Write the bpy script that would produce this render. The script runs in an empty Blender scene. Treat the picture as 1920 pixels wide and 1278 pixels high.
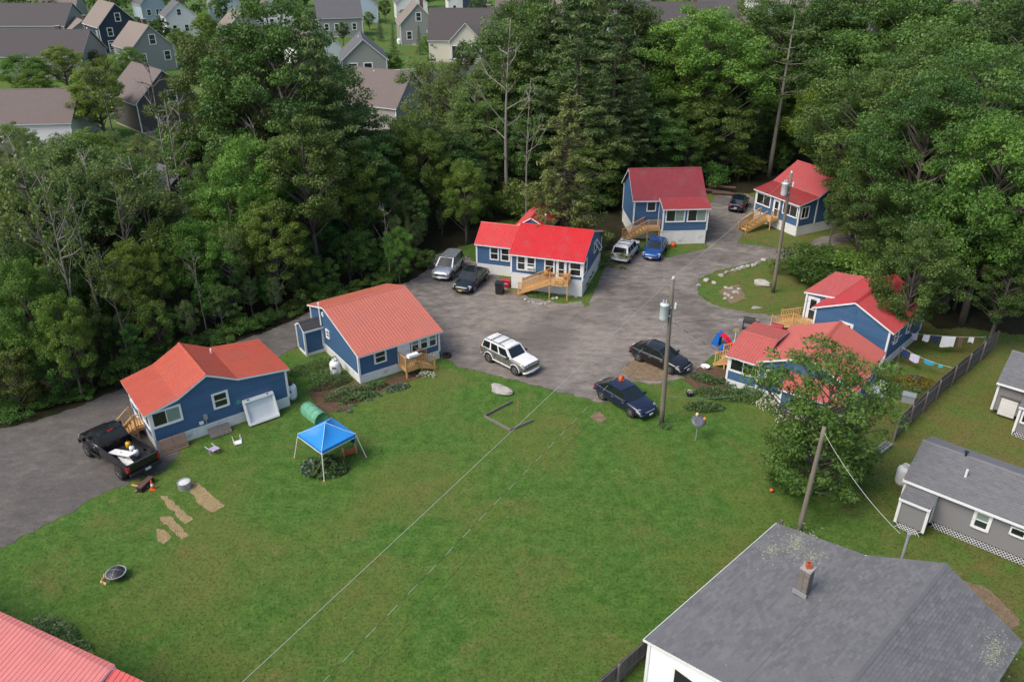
import bpy, math, random
import numpy as np
from mathutils import Vector, Matrix
random.seed(7); RNG = np.random.default_rng(7)
R = math.radians
S = bpy.context.scene
COL = S.collection
# ---------------------------------------------------------------- camera, sky, sun, exposure
FPX, PITCH, CH = 1493.0, R(27.8), 29.0
cam = bpy.data.objects.new('camera', bpy.data.cameras.new('camera'))
COL.objects.link(cam); S.camera = cam
cam.location = (0, 0, CH); cam.rotation_euler = (R(90) - PITCH, 0, 0)
cam.data.sensor_width = 36; cam.data.lens = 36 * FPX / 1920
cam.data.clip_start = .5; cam.data.clip_end = 3000
SUN_AZ, SUN_EL = R(238), R(52)          # azimuth clockwise from +Y
wd = bpy.data.worlds.new('World'); S.world = wd; wd.use_nodes = True
nt = wd.node_tree; nt.nodes.clear()
sk = nt.nodes.new('ShaderNodeTexSky'); sk.sky_type = 'NISHITA'; sk.sun_disc = False
sk.sun_elevation = SUN_EL; sk.sun_rotation = SUN_AZ; sk.dust_density = 3.5; sk.ozone_density = 1.0; sk.altitude = 50
bgn = nt.nodes.new('ShaderNodeBackground'); bgn.inputs[1].default_value = .15
wo = nt.nodes.new('ShaderNodeOutputWorld')
nt.links.new(sk.outputs[0], bgn.inputs[0]); nt.links.new(bgn.outputs[0], wo.inputs[0])
sl = bpy.data.lights.new('sun', 'SUN'); sl.energy = 1.5; sl.angle = R(28); sl.color = (1, .95, .86)
so = bpy.data.objects.new('sun', sl); COL.objects.link(so)
sd = Vector((math.sin(SUN_AZ) * math.cos(SUN_EL), math.cos(SUN_AZ) * math.cos(SUN_EL), math.sin(SUN_EL)))
so.rotation_euler = sd.to_track_quat('Z', 'Y').to_euler(); so.location = sd * 200
S.view_settings.view_transform = 'Standard'; S.view_settings.look = 'None'
S.view_settings.gamma = 1; S.view_settings.use_curve_mapping = False
S.view_settings.exposure = 0.6
S.cycles.use_denoising = True; S.cycles.max_bounces = 6; S.cycles.diffuse_bounces = 4
S.cycles.transparent_max_bounces = 4; S.cycles.transmission_bounces = 3; S.cycles.glossy_bounces = 3
S.cycles.caustics_reflective = False; S.cycles.caustics_refractive = False

# ---------------------------------------------------------------- pixel -> world
CP, SP = math.cos(PITCH), math.sin(PITCH)
def ray(x, y):
    dx = (x - 960) / FPX; dy = -(y - 639) / FPX
    return Vector((dx, CP + dy * SP, -SP + dy * CP))
def G(x, y, z=0.0):
    d = ray(x, y); t = (z - CH) / d.z
    return Vector((d.x * t, d.y * t, z))
def atY(x, y, Y):
    d = ray(x, y); t = Y / d.y
    return Vector((d.x * t, Y, CH + d.z * t))
def topx(p):
    v = Vector(p) - Vector((0, 0, CH)); w = v.y * CP - v.z * SP
    return 960 + FPX * v.x / w, 639 - FPX * (v.y * SP + v.z * CP) / w

# ---------------------------------------------------------------- objects
class MB:
    def __init__(s): s.v = []; s.f = []; s.m = []; s.cm = 0
    def add(s, vs, fs):
        n = len(s.v); s.v += [tuple(q) for q in vs]
        for f in fs: s.f.append(tuple(n + i for i in f)); s.m.append(s.cm)
        return s
    def box(s, c, d, rot=None):
        hx, hy, hz = d[0] / 2, d[1] / 2, d[2] / 2
        vs = [Vector((x * hx, y * hy, z * hz)) for x in (-1, 1) for y in (-1, 1) for z in (-1, 1)]
        if rot is not None: vs = [rot @ q for q in vs]
        c = Vector(c)
        return s.add([q + c for q in vs], [(0, 1, 3, 2), (4, 6, 7, 5), (0, 4, 5, 1), (2, 3, 7, 6), (0, 2, 6, 4), (1, 5, 7, 3)])
    def b2(s, a, b):
        return s.box([(a[i] + b[i]) / 2 for i in range(3)], [abs(b[i] - a[i]) for i in range(3)])
    def bar(s, a, b, w, h, up=(0, 0, 1)):
        a = Vector(a); b = Vector(b); d = b - a; L = d.length; d.normalize(); u = Vector(up)
        if abs(d.dot(u)) > .98: u = Vector((1, 0, 0))
        r = d.cross(u).normalized(); u = r.cross(d)
        M = Matrix((d, r, u)).transposed()
        return s.box((a + b) / 2, (L, w, h), M)
    def tube(s, pts, rad, n=6, cap=True):
        pts = [Vector(p) for p in pts]; rs = rad if isinstance(rad, (list, tuple)) else [rad] * len(pts)
        vs = []; fs = []
        for i, p in enumerate(pts):
            d = (pts[min(i + 1, len(pts) - 1)] - pts[max(i - 1, 0)]).normalized()
            u = Vector((0, 0, 1)) if abs(d.z) < .95 else Vector((1, 0, 0))
            a = d.cross(u).normalized(); b = a.cross(d)
            for k in range(n):
                t = 2 * math.pi * k / n; vs.append(p + (a * math.cos(t) + b * math.sin(t)) * rs[i])
        for i in range(len(pts) - 1):
            for k in range(n):
                fs.append((i * n + k, i * n + (k + 1) % n, (i + 1) * n + (k + 1) % n, (i + 1) * n + k))
        if cap: fs.append(tuple(range(n - 1, -1, -1))); fs.append(tuple(range((len(pts) - 1) * n, len(pts) * n)))
        return s.add(vs, fs)
    def lathe(s, prof, n=16, c=(0, 0, 0), ax='z', cap=True):
        vs = []; fs = []
        for r, h in prof:
            for k in range(n):
                t = 2 * math.pi * k / n; x, y = r * math.cos(t), r * math.sin(t)
                q = (x, y, h) if ax == 'z' else ((x, h, y) if ax == 'y' else (h, x, y))
                vs.append((q[0] + c[0], q[1] + c[1], q[2] + c[2]))
        for i in range(len(prof) - 1):
            for k in range(n): fs.append((i * n + k, i * n + (k + 1) % n, (i + 1) * n + (k + 1) % n, (i + 1) * n + k))
        if cap: fs.append(tuple(range(n))); fs.append(tuple(range((len(prof) - 1) * n, len(prof) * n)))
        return s.add(vs, fs)
    def prism(s, poly, y0, y1):              # polygon in (x,z), extruded along y
        n = len(poly); vs = [(p[0], y0, p[1]) for p in poly] + [(p[0], y1, p[1]) for p in poly]
        fs = [tuple(range(n)), tuple(range(2 * n - 1, n - 1, -1))] + [(i, n + i, n + (i + 1) % n, (i + 1) % n) for i in range(n)]
        return s.add(vs, fs)
    def mesh(s, name, mats, smooth=False):
        m = bpy.data.meshes.new(name); m.from_pydata(s.v, [], s.f)
        for q in (mats if isinstance(mats, (list, tuple)) else [mats]): m.materials.append(q)
        if s.cm: m.polygons.foreach_set('material_index', s.m)
        m.validate(); m.update()
        if smooth: m.polygons.foreach_set('use_smooth', [True] * len(m.polygons))
        return m
    def part(s, name, mat, parent=None, smooth=False, **k):
        return link(name, s.mesh(name, mat, smooth), parent, **k)
def link(name, mesh, parent=None, loc=None, rz=0, label=None, cat=None, group=None, kind=None, sc=None, rot=None):
    o = bpy.data.objects.new(name, mesh); COL.objects.link(o)
    if parent is not None: o.parent = parent
    if loc is not None: o.location = loc
    if rz: o.rotation_euler = (0, 0, rz)
    if rot is not None: o.rotation_euler = rot
    if sc is not None: o.scale = sc if hasattr(sc, '__len__') else (sc, sc, sc)
    if label: o['label'] = label
    if cat: o['category'] = cat
    if group: o['group'] = group
    if kind: o['kind'] = kind
    return o
def thing(name, label, cat, loc=(0, 0, 0), rz=0, group=None):
    return link(name, None, None, loc, rz, label, cat, group)
def copy_tree(o, parent=None):
    c = o.copy(); COL.objects.link(c); c.parent = parent
    for ch in list(o.children): copy_tree(ch, c)
    return c
def fast_mesh(name, V, F, mats, tint=None, smooth=False, mi=None):
    m = bpy.data.meshes.new(name); V = np.asarray(V, np.float32); F = np.asarray(F, np.int32); k = F.shape[1]
    m.vertices.add(len(V)); m.vertices.foreach_set('co', V.ravel())
    m.loops.add(F.size); m.loops.foreach_set('vertex_index', F.ravel())
    m.polygons.add(len(F)); m.polygons.foreach_set('loop_start', np.arange(0, F.size, k, dtype=np.int32))
    m.polygons.foreach_set('loop_total', np.full(len(F), k, np.int32))
    for q in (mats if isinstance(mats, (list, tuple)) else [mats]): m.materials.append(q)
    if mi is not None: m.polygons.foreach_set('material_index', np.asarray(mi, np.int32))
    if tint is not None:
        a = m.attributes.new('tint', 'FLOAT', 'POINT'); a.data.foreach_set('value', np.asarray(tint, np.float32))
    m.update(calc_edges=True)
    if smooth: m.polygons.foreach_set('use_smooth', np.ones(len(F), bool))
    return m

# ---------------------------------------------------------------- materials
MATS = {}
class NT:
    def __init__(s, name):
        s.m = bpy.data.materials.new(name); s.m.use_nodes = True; s.t = s.m.node_tree; s.t.nodes.clear()
        s.out = s.n('ShaderNodeOutputMaterial'); MATS[name] = s.m
    def n(s, k, **kw):
        q = s.t.nodes.new(k)
        for a, b in kw.items(): setattr(q, a, b)
        return q
    def l(s, a, b): s.t.links.new(a, b)
    def noise(s, vec, scale, detail=4, rough=.55, dist=0):
        q = s.n('ShaderNodeTexNoise'); q.inputs['Scale'].default_value = scale; q.inputs['Detail'].default_value = detail
        q.inputs['Roughness'].default_value = rough; q.inputs['Distortion'].default_value = dist
        if vec is not None: s.l(vec, q.inputs['Vector'])
        return q.outputs[0]
    def ramp(s, fac, stops):
        q = s.n('ShaderNodeValToRGB'); e = q.color_ramp.elements
        while len(e) < len(stops): e.new(.5)
        for a, (p, c) in zip(e, stops):
            a.position = p; a.color = (*c, 1) if hasattr(c, '__len__') else (c, c, c, 1)
        s.l(fac, q.inputs[0]); return q.outputs[0]
    def mix(s, fac, a, b, mode='MIX'):
        q = s.n('ShaderNodeMix', data_type='RGBA', blend_type=mode)
        for i, x in ((0, fac), (6, a), (7, b)):
            if isinstance(x, (int, float)): q.inputs[i].default_value = x
            elif isinstance(x, tuple): q.inputs[i].default_value = (*x, 1)
            else: s.l(x, q.inputs[i])
        return q.outputs[2]
    def math(s, op, a, b=None):
        q = s.n('ShaderNodeMath', operation=op)
        for i, x in ((0, a), (1, b)):
            if x is None: continue
            if isinstance(x, (int, float)): q.inputs[i].default_value = x
            else: s.l(x, q.inputs[i])
        return q.outputs[0]
    def pbr(s, col, rough=.6, metal=0, spec=.5, coat=0, bump=None, bstr=.3, bdist=.02):
        p = s.n('ShaderNodeBsdfPrincipled')
        for k, x in (('Base Color', col), ('Roughness', rough), ('Metallic', metal)):
            if isinstance(x, (int, float)): p.inputs[k].default_value = x
            elif isinstance(x, tuple): p.inputs[k].default_value = (*x, 1)
            else: s.l(x, p.inputs[k])
        p.inputs['Specular IOR Level'].default_value = spec; p.inputs['Coat Weight'].default_value = coat
        p.inputs['Coat Roughness'].default_value = .06
        if bump is not None:
            b = s.n('ShaderNodeBump'); b.inputs['Strength'].default_value = bstr; b.inputs['Distance'].default_value = bdist
            s.l(bump, b.inputs['Height']); s.l(b.outputs[0], p.inputs['Normal'])
        return p
    def done(s, sh): s.l(sh.outputs[0], s.out.inputs[0]); return s.m
def mat(name, col, rough=.6, metal=0, var=.12, scale=3.0, spec=.4, coat=0, obj=.06, dirt=None, bump=0, stretch=None, isl=False):
    if name in MATS: return MATS[name]
    t = NT(name); tc = t.n('ShaderNodeTexCoord'); vec = tc.outputs['Object']
    if stretch:
        mp = t.n('ShaderNodeMapping'); mp.inputs['Scale'].default_value = stretch; t.l(vec, mp.inputs[0]); vec = mp.outputs[0]
    nz = t.noise(vec, scale, 5, .6)
    oi = t.n('ShaderNodeNewGeometry'); oi = oi if isl else t.n('ShaderNodeObjectInfo')
    k = t.math('MULTIPLY_ADD', nz, 2 * var); k.node.inputs[2].default_value = 1 - var - obj / 2
    k2 = t.math('MULTIPLY_ADD', oi.outputs['Random Per Island' if isl else 'Random'], obj); t.l(k, k2.node.inputs[2])
    hsv = t.n('ShaderNodeHueSaturation'); hsv.inputs['Color'].default_value = (*col, 1); t.l(k2, hsv.inputs['Value'])
    c = hsv.outputs[0]
    if dirt:
        n2 = t.noise(tc.outputs['Object'], dirt[2] if len(dirt) > 2 else 1.3, 6, .65)
        c = t.mix(t.ramp(n2, [(dirt[1], 0.0), (min(1, dirt[1] + .2), 1.0)]), c, dirt[0])
    rr = t.math('MULTIPLY_ADD', nz, .2); rr.node.inputs[2].default_value = max(.02, rough - .1)
    return t.done(t.pbr(c, rr, metal, spec, coat, bump=nz if bump else None, bstr=bump))
def leafmat(name, dark, light, trans=.35, rough=.5, hue=.03, val=.35):
    t = NT(name); at = t.n('ShaderNodeAttribute', attribute_name='tint'); oi = t.n('ShaderNodeObjectInfo')
    c = t.mix(at.outputs['Fac'], dark, light)
    h = t.n('ShaderNodeHueSaturation'); t.l(c, h.inputs['Color'])
    a = t.math('MULTIPLY_ADD', oi.outputs['Random'], hue * 2); a.node.inputs[2].default_value = .5 - hue; t.l(a, h.inputs['Hue'])
    r2 = t.math('FRACT', t.math('MULTIPLY', oi.outputs['Random'], 7.31))
    b = t.math('MULTIPLY_ADD', r2, val * 2); b.node.inputs[2].default_value = 1 - val; t.l(b, h.inputs['Value'])
    p = t.pbr(h.outputs[0], rough, spec=.35)
    tr = t.n('ShaderNodeBsdfTranslucent')
    hh = t.mix(1.0, h.outputs[0], (1.0, 1.0, .55), 'MULTIPLY'); t.l(hh, tr.inputs[0])
    mx = t.n('ShaderNodeMixShader'); mx.inputs[0].default_value = trans
    t.l(p.outputs[0], mx.inputs[1]); t.l(tr.outputs[0], mx.inputs[2])
    return t.done(mx)

WHITE = mat('white_trim_paint', (.72, .73, .72), .5, var=.06, dirt=((.42, .41, .37), .62))
SKIRT = mat('white_skirting_board', (.66, .66, .64), .6, var=.08, dirt=((.3, .29, .25), .6, .8))
BLUE = mat('blue_siding_paint', (.050, .112, .215), .5, var=.10, scale=2, obj=.14, isl=True, dirt=((.065, .115, .19), .6, 1.1))
GREYS = mat('grey_siding_paint', (.21, .205, .21), .55, var=.06)
NEWWOOD = mat('new_pine_lumber', (.52, .30, .12), .65, var=.22, scale=5, obj=.25, stretch=(1, 1, 1))
OLDWOOD = mat('weathered_lumber', (.17, .145, .13), .8, var=.3, scale=6, obj=.35)
FENCEW = mat('grey_fence_board', (.13, .115, .105), .85, var=.35, scale=5, obj=.45, bump=.3)
POLEW = mat('weathered_pole_wood', (.17, .145, .115), .85, var=.3, scale=9, obj=.1, stretch=(1, 1, .15), bump=.4)
GLASS = mat('dark_window_glass', (.018, .024, .024), .08, var=.3, scale=1.2, spec=.8, obj=.8)
BLIND = mat('pale_green_window_blind', (.20, .27, .23), .35, var=.15, spec=.7)
SCREEN = mat('dark_screen', (.03, .032, .032), .6, var=.2)
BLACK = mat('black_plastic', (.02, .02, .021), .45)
RUBBER = mat('tyre_rubber', (.018, .018, .018), .8)
STEEL = mat('silver_alloy', (.5, .5, .5), .3, .8, var=.1)
CHROME = mat('chrome', (.7, .7, .7), .15, .9, var=.05)
GALV = mat('galvanised_metal', (.40, .41, .42), .42, .5, var=.15)
PROPANE = mat('white_tank_enamel', (.76, .77, .76), .35, var=.05, dirt=((.5, .49, .45), .62))
STONE = mat('pale_granite', (.33, .31, .28), .85, var=.35, scale=7, obj=.3, bump=.6, dirt=((.14, .14, .11), .56, 4))
def redroof(name, col, rough=.38, fade=None):
    return mat(name, col, rough, 0, var=.14, scale=1.3, spec=.5, obj=.16, isl=True, dirt=(fade or tuple(c * .78 + .035 for c in col), .52, .8))
# ================================================================ building kit
def z_at(prof, x):
    if x <= prof[0][0]: return prof[0][1]
    for (a, za), (b, zb) in zip(prof, prof[1:]):
        if x <= b: return za + (zb - za) * (x - a) / (b - a)
    return prof[-1][1]
def spans(prof, x0, x1, z):            # x-intervals where the outline is above z
    pts = [(x0, z_at(prof, x0))] + [p for p in prof if x0 < p[0] < x1] + [(x1, z_at(prof, x1))]
    out = []; cur = None
    if pts[0][1] > z: cur = x0
    for (a, za), (b, zb) in zip(pts, pts[1:]):
        if (za > z) != (zb > z):
            x = a + (b - a) * (z - za) / (zb - za)
            if zb > z: cur = x
            else: out.append((cur, x)); cur = None
    if cur is not None: out.append((cur, x1))
    return out
def siding(mb, prof, x0, x1, z0, top, T, pitch=.19):
    z = z0
    while z < top - .02:
        zb = min(z + pitch, top)
        A = spans(prof, x0, x1, z + .005); B = spans(prof, x0, x1, zb)
        if len(A) == len(B): rows = [(a, b, c, d) for (a, b), (c, d) in zip(A, B)]
        elif A and not B: rows = [(a, b, (a + b) / 2 - .01, (a + b) / 2 + .01) for a, b in A]
        else: rows = [(c, d, c, d) for c, d in B]
        for a, b, c, d in rows:
            v = [(a, -.03, z), (b, -.03, z), (d, -.008, zb), (c, -.008, zb), (a, 0, z), (b, 0, z)]
            mb.add([T(*q) for q in v], [(0, 1, 2, 3), (4, 5, 1, 0)])
        z += pitch
def roof_strip(w, L, rib=.225, h=.022):
    """one metal sheet: x down the slope 0..L, y across 0..w, ribs raised"""
    mb = MB(); n = max(1, round(w / rib)); st = w / n; ys = [(0, 0)]
    for i in range(n):
        c = (i + .5) * st; ys += [(c - .035, 0), (c - .018, h), (c + .018, h), (c + .035, 0)]
    ys += [(w - .002, 0)]
    vs = [(0, y, z) for y, z in ys] + [(L, y, z) for y, z in ys]; k = len(ys)
    return mb.add(vs, [(i, i + 1, k + i + 1, k + i) for i in range(k - 1)])
def shingle_cover(parent, frame, w, L, mat_, exposure=.15, tab=.32, parts=0, name='shingle'):
    """rows of tabs on a slope: frame(x,y,z) x down slope, y across, z out"""
    mb = MB(); rows = int(L / exposure); rnd = random.Random(int(w * 97 + L * 13)); allt = []
    for i in range(rows):
        x1 = (i + 1) * exposure; x0 = x1 - exposure * 1.25
        off = (i % 2) * tab / 2; n = int(w / tab) + 2
        for j in range(n):
            a = max(0, j * tab - off); b = min(w, (j + 1) * tab - off - .008)
            if b - a < .03: continue
            t = .016 + rnd.random() * .016
            allt.append((max(x0, 0), x1 + rnd.uniform(-.008, .008), a, b, t))
    far = allt
    if parts:
        cw = lambda q: (frame((q[0] + q[1]) / 2, (q[2] + q[3]) / 2, 0))
        mw = parent.matrix_world if parent.parent is None else parent.parent.matrix_basis
        def vis(q):
            p = mw @ Vector(cw(q)); x, y = topx(p); return (0 if 0 < x < 1920 and 0 < y < 1278 else 1e6) + (p - Vector((0, 0, CH))).length
        allt.sort(key=vis); near, far = allt[:parts], allt[parts:]
        for q in near:
            m2 = MB(); tile(m2, q, frame); m2.part(name, mat_, parent)
    for q in far: tile(mb, q, frame)
    o = mb.part(name + '_courses', mat_, parent, kind='stuff'); return o
def tile(mb, q, frame):
    x0, x1, a, b, t = q
    v = [(x0, a, .001), (x0, b, .001), (x1, b, t), (x1, a, t), (x1, b, 0), (x1, a, 0)]
    mb.add([frame(*p) for p in v], [(0, 1, 2, 3), (3, 2, 4, 5)])
class House:
    def __init__(s, name, label, loc, rot, group=None, cat='house', wall=None, trim=None):
        s.e = thing(name, label, cat, (loc[0], loc[1], 0), R(rot), group); s.wall = wall or BLUE; s.trim = trim or WHITE
    def T(s, o, r):
        c, q = math.cos(R(r)), math.sin(R(r))
        return lambda x, y, z: (o[0] + c * x - q * y, o[1] + q * x + c * y, z)
    def block(s, axis, x0, x1, y0, y1, prof, roof, sk=.7, over=.15, metal=True, lap=.19, ridge=True, skirt=True, corner=True, bare=False, fascia=None, back=True, parts=0, rim=None):
        """axis 'x': outline runs along x, swept along y. axis 'y': outline runs along y, swept along x."""
        if axis == 'x': T = s.T((0, y0), 0); L = y1 - y0; a0, a1 = x0, x1; P = list(prof)
        else:
            T = s.T((x0, y1), -90); L = x1 - x0; a0, a1 = 0, y1 - y0; P = [(y1 - y, z) for y, z in reversed(prof)]
        top = max(z for _, z in P)
        # walls
        pts = [(a0, sk)] + [(a1, sk)] + [(a1, z_at(P, a1) - .05)] + [(x, z - .05) for x, z in reversed(P) if a0 < x < a1] + [(a0, z_at(P, a0) - .05)]
        mb = MB(); mb.prism(pts, 0, L); mb.v = [T(*v) for v in mb.v]
        wall = mb.part('wall', s.wall, s.e)
        if lap:
            mb = MB()
            siding(mb, [(x, z - .05) for x, z in P], a0, a1, sk, top, T, lap)
            siding(mb, [(x, z - .05) for x, z in P], a0, a1, sk, top, lambda x, y, z: T(x, L - y, z), lap)
            fl = lambda zz: [(-1, zz - .06), (99, zz - .06)]
            siding(mb, fl(z_at(P, a0)), 0, L, sk, z_at(P, a0), lambda x, y, z: T(a0 + y, x, z), lap)
            siding(mb, fl(z_at(P, a1)), 0, L, sk, z_at(P, a1), lambda x, y, z: T(a1 - y, x, z), lap)
            mb.part('siding', s.wall, wall, kind='stuff')
        if corner:
            for (x, y, zz) in ((a0, 0, z_at(P, a0)), (a1, 0, z_at(P, a1)), (a0, L, z_at(P, a0)), (a1, L, z_at(P, a1))):
                mb = MB(); q = T(x, y, 0); mb.b2((q[0] - .07, q[1] - .07, sk - .04), (q[0] + .07, q[1] + .07, zz - .07)); mb.part('corner_trim', s.trim, wall)
        if skirt and sk > .05:
            for (p, q, nv) in (((a0, 0), (a1, 0), (0, -1)), ((a0, L), (a1, L), (0, 1)), ((a0, 0), (a0, L), (-1, 0)), ((a1, 0), (a1, L), (1, 0))):
                ln = math.hypot(q[0] - p[0], q[1] - p[1]); n = max(1, round(ln / 1.22))
                for i in range(n):
                    u0, u1 = i / n, (i + 1) / n - .012 / ln
                    A = [p[k] + (q[k] - p[k]) * u0 for k in (0, 1)]; B = [p[k] + (q[k] - p[k]) * u1 for k in (0, 1)]
                    mb = MB(); lo = (min(A[0], B[0]) - (.02 if nv[0] else 0), min(A[1], B[1]) - (.02 if nv[1] else 0)); hi = (max(A[0], B[0]) + (.02 if nv[0] else 0), max(A[1], B[1]) + (.02 if nv[1] else 0))
                    mb.b2((lo[0], lo[1], -.05), (hi[0], hi[1], sk - .09)); mb.v = [T(*v) for v in mb.v]; mb.part('skirting_panel', SKIRT, s.e)
                mb = MB(); lo = (min(p[0], q[0]) - .035, min(p[1], q[1]) - .035); hi = (max(p[0], q[0]) + .035, max(p[1], q[1]) + .035)
                if nv[0]: lo = (p[0] - .035, lo[1] + .04); hi = (p[0] + .035, hi[1] - .04)
                else: lo = (lo[0], p[1] - .035); hi = (hi[0], p[1] + .035)
                mb.b2((lo[0], lo[1], sk - .088), (hi[0], hi[1], sk - .01)); mb.v = [T(*v) for v in mb.v]; mb.part('band_board', s.trim, s.e)
        # roof deck (thin slab following the outline) and its covering
        th = .07; mb = MB(); mb.prism([(x, z - .012) for x, z in P] + [(x, z - th) for x, z in reversed(P)], -over + .012, L + over - .012)
        mb.v = [T(*v) for v in mb.v]; rf = mb.part('roof', roof, s.e)
        fz = .13
        if fascia is not False:
            for yy in (-over, L + over):
                for (xa, za), (xb, zb) in zip(P, P[1:]):
                    mb = MB(); y2 = yy + (.022 if yy > 0 else -.022)
                    mb.prism([(xa, za - .004), (xb, zb - .004), (xb, zb - fz), (xa, za - fz)], min(yy, y2), max(yy, y2)); mb.v = [T(*v) for v in mb.v]; mb.part('rake_board', rim or s.trim, rf)
            for i, sg in ((0, -1), (-1, 1)):
                x, z = P[i]
                if z < top - .05:
                    mb = MB(); mb.b2((x, -over - .024, z - fz - .02), (x + sg * .024, L + over + .024, z - .003)); mb.v = [T(*v) for v in mb.v]; mb.part('fascia', s.trim, rf)
        W = L + 2 * over
        for i, ((xa, za), (xb, zb)) in enumerate(zip(P, P[1:])):
            down = zb < za; (hx, hz), (lx, lz) = ((xa, za), (xb, zb)) if down else ((xb, zb), (xa, za))
            sl_ = math.hypot(lx - hx, lz - hz); dx, dz = (lx - hx) / sl_, (lz - hz) / sl_; nx, nz = (-dz, dx) if dx > 0 else (dz, -dx)
            if nz < 0: nx, nz = -nx, -nz
            ext = .05 if (i in (0, len(P) - 2)) else 0.0
            fr = lambda x, y, z, hx=hx, hz=hz, dx=dx, dz=dz, nx=nx, nz=nz: T(hx + dx * x + nx * z, -over - .02 + y, hz + dz * x + nz * z)
            if metal:
                n = max(1, round(W / .92)); w = (W + .04) / n
                base = roof_strip(w, sl_ + ext)
                for k in range(n):
                    mb = MB(); mb.f = base.f; mb.m = base.m; mb.v = [fr(x, y + k * w, z + .006) for x, y, z in base.v]
                    mb.part('roof_panel', roof, rf)
            elif parts is not None:
                shingle_cover(rf, fr, W + .04, sl_ + ext, roof, parts=parts // 2 if parts else 0)
            else:
                mb = MB(); mb.add([fr(*q) for q in ((0, 0, .01), (0, W + .04, .01), (sl_ + ext, W + .04, .01), (sl_ + ext, 0, .01))], [(0, 1, 2, 3)]); mb.part('roof_covering', roof, rf)
        if ridge:
            for i in range(1, len(P) - 1):
                (xa, za), (x, z), (xb, zb) = P[i - 1], P[i], P[i + 1]
                if z > za and z > zb:
                    mb = MB(); w = .16; la = math.hypot(x - xa, z - za); lb = math.hypot(xb - x, zb - z)
                    A = (x - (x - xa) / la * w, z - (z - za) / la * w + .035); B = (x + (xb - x) / lb * w, z - (z - zb) / lb * w + .035)
                    mb.prism([A, (x, z + .05), B, (x, z - .01)], -over - .03, L + over + .03); mb.v = [T(*v) for v in mb.v]; mb.part('ridge_cap', roof, rf)
        return T
    def _fr(s, face, x0, x1, y0, y1):
        # maps (u along wall, out, z) to local; face: 'f' y=y0 side, 'l' x=x0 side, 'r' x=x1 side, 'b'
        return {'f': lambda u, o, z: (x0 + u, y0 - o, z), 'l': lambda u, o, z: (x0 - o, y1 - u, z), 'r': lambda u, o, z: (x1 + o, y0 + u, z), 'b': lambda u, o, z: (x1 - u, y1 + o, z)}[face]
    def window(s, T, u, z, w, h, kind='hung', tw=.1, glass=None, sill=True, ac=False):
        """u,z lower-left corner of opening"""
        mb = MB(); d = .078
        def bx(a, b, c, e, o0, o1, m=mb):
            k = len(m.v); m.b2((a, o0, c), (b, o1, e)); m.v[k:] = [T(*v) for v in m.v[k:]]
        bx(u - tw, u, z - tw, z + h + tw, 0, d); bx(u + w, u + w + tw, z - tw, z + h + tw, 0, d)
        bx(u, u + w, z + h, z + h + tw, 0, d); bx(u, u + w, z - tw, z, 0, d + (.03 if sill else 0))
        win = mb.part('window', s.trim, s.e)
        def pane(a, b, c, e, m, o=.026, nm='pane'):
            q = MB(); bx(a, b, c, e, .01, o + .014, q); q.part(nm, m, win)
        def rail(a, b, c, e, o=.046, nm='sash_rail'):
            q = MB(); bx(a, b, c, e, .012, o + .016, q); q.part(nm, s.trim, win)
        g = glass or GLASS
        if kind == 'hung':
            pane(u, u + w, z + h / 2, z + h, g); pane(u, u + w, z, z + h / 2 - .02, GLASS)
            rail(u, u + w, z + h / 2 - .03, z + h / 2 + .03); rail(u, u + .035, z, z + h, .04); rail(u + w - .035, u + w, z, z + h, .04)
        elif kind == 'slide':
            pane(u, u + w / 2, z, z + h, GLASS); pane(u + w / 2 + .01, u + w, z, z + h, g); rail(u + w / 2 - .025, u + w / 2 + .025, z, z + h)
        elif kind == 'grid':
            for i in range(2):
                for j in range(2): pane(u + w * i / 2, u + w * (i + 1) / 2 - .02, z + h * j / 2, z + h * (j + 1) / 2 - .02, g)
            rail(u + w / 2 - .03, u + w / 2 + .01, z, z + h); rail(u, u + w, z + h / 2 - .04, z + h / 2 + .02, .045)
        else: pane(u, u + w, z, z + h, g)
        if ac:
            q = MB(); k = len(q.v); q.b2((u + .05, 0, z + .02), (u + w - .05, .3, z + .36)); q.v = [T(*v) for v in q.v]; q.part('air_conditioner', s.trim, win)
            q = MB(); q.b2((u + .1, .3, z + .07), (u + w - .1, .31, z + .31)); q.v = [T(*v) for v in q.v]; q.part('grille', GALV, win)
        return win
    def door(s, T, u, z, w=.9, h=1.98, glass=True, col=None):
        mb = MB(); mb.b2((u, 0, z), (u + w, .06, z + h)); mb.v = [T(*v) for v in mb.v]; d = mb.part('door', col or s.trim, s.e)
        mb = MB()
        for a, b, c, e in ((u - .1, u, z, z + h + .1), (u + w, u + w + .1, z, z + h + .1), (u, u + w, z + h, z + h + .1)):
            k = len(mb.v); mb.b2((a, 0, c), (b, .078, e)); mb.v[k:] = [T(*v) for v in mb.v[k:]]
        mb.part('door_casing', s.trim, d)
        if glass:
            for c, e in ((z + h * .52, z + h - .12), (z + .15, z + h * .48)):
                mb = MB(); mb.b2((u + .13, .06, c), (u + w - .13, .066, e)); mb.v = [T(*v) for v in mb.v]; mb.part('pane', GLASS, d)
        mb = MB(); mb.b2((u + w - .1, .06, z + h * .47), (u + w - .06, .11, z + h * .52)); mb.v = [T(*v) for v in mb.v]; mb.part('handle', STEEL, d)
    def box(s, T, name, a, b, m, parent=None):
        mb = MB(); mb.b2(a, b); mb.v = [T(*v) for v in mb.v]; return mb.part(name, m, parent or s.e)
    def pipe(s, name, pts, r, m):
        mb = MB(); mb.tube(pts, r, 8); return mb.part(name, m, s.e, smooth=False)
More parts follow.
